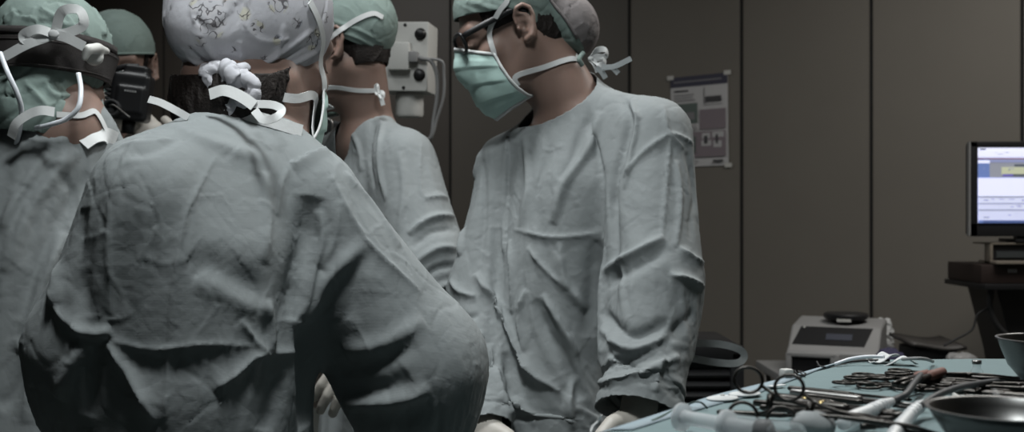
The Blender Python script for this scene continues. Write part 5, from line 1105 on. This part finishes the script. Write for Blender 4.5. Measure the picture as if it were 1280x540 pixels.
loose('suture_thread', [T(993, 463, .008), T(997, 468, .004), T(1003, 469, .001), T(1007, 467, .001), T(998, 464, .002), T(1006, 470, .001)], .0010, M['rubber'], 'black knotted thread on the edge, left of the two', 'thread')
loose('suture_thread', [T(1021, 452, .006), T(1025, 458, .002), T(1032, 459, .001), T(1022, 457, .001)], .0010, M['rubber'], 'black knotted thread on the edge, right of the two', 'thread')
def chip(px, py, s, a, label, m='white', name='paper_tag'): return tag(auto(link(name, *box_vf(T(px, py, s[2] / 2 + .0018), s, rot((0, 0, 1), a), min(s) * .25), M[m])), label, 'tag')
chip(983, 466, (.012, .012, .009), .4, 'small white cube on the drape edge left of the black threads', 'pale', 'foam_block')
chip(971, 482, (.022, .007, .001), .6, 'slim white label lying between the two standing clamps'); 
loose('thin_tube', [T(1044, 455, .003), T(1062, 449, .007), T(1082, 446, .010), T(1105, 446, .009)], .0022, M['tube'], 'thin white tube arching at the far corner of the drape', 'tube')
loose('dark_tube', [T(1128, 449, .012), T(1145, 448, .0165), T(1158, 449, .014), T(1166, 452, .004)], .0020, M['grey'], 'thin grey tube arching behind the folded gauze', 'tube')
loose('drain_rod', [T(1050, 453.5, .002), T(1078, 451, .002), T(1112, 450.5, .002)], .0016, M['rubber'], 'black rod lying under the white gauze tabs', 'rod')
for i, (x, y, a, s, lb) in enumerate(((1102, 449, .3, (.032, .022, .002), 'white folded gauze tab at the far edge, the left one'), (1126, 452, -.3, (.034, .020, .002), 'white folded gauze tab at the far edge, the right one'))):
    nx = 10; c = T(x, y, .004); V = []
    for j in range(nx + 1):
        for k in range(nx + 1):
            u, v = j / nx - .5, k / nx - .5; V.append(c + rot((0, 0, 1), a) @ np.array([u * s[0] * (1 - .3 * v), v * s[1], .005 * math.sin(u * 5 + i) + .006 * abs(v) * (1 - 2 * i * .3)]))
    o = shell(link('gauze_tab', V, [(j * (nx + 1) + k, (j + 1) * (nx + 1) + k, (j + 1) * (nx + 1) + k + 1, j * (nx + 1) + k + 1) for j in range(nx) for k in range(nx)], M['white']), .0012); tag(o, lb, 'gauze')
loose('clear_tube', [T(1243, 488, .004), T(1247, 497, .004), T(1252, 506, .004)], .0035, cl, 'short clear tube standing near the steel basin', 'tube')
loose('swab_stick', [T(1192, 493, .003), T(1203, 500, .003), T(1212, 506, .003)], .0022, M['pale'], 'short white stick between heap of clamps and basin', 'stick')
vl = thing('glass_vial', 'tiny clear vial glinting between the leads', 'vial', T(1221, 482)); link('vial_body', *lathe([(0, 0), (.006, 0), (.0065, .002), (.0065, .014), (.004, .018), (.004, .022), (0, .022)], 18, T(1221, 482) + [0, 0, .001]), cl, vl); link('vial_cap', *lathe([(0, .022), (.0048, .022), (.0048, .026), (0, .026)], 18, T(1221, 482) + [0, 0, .001]), M['steel'], vl)
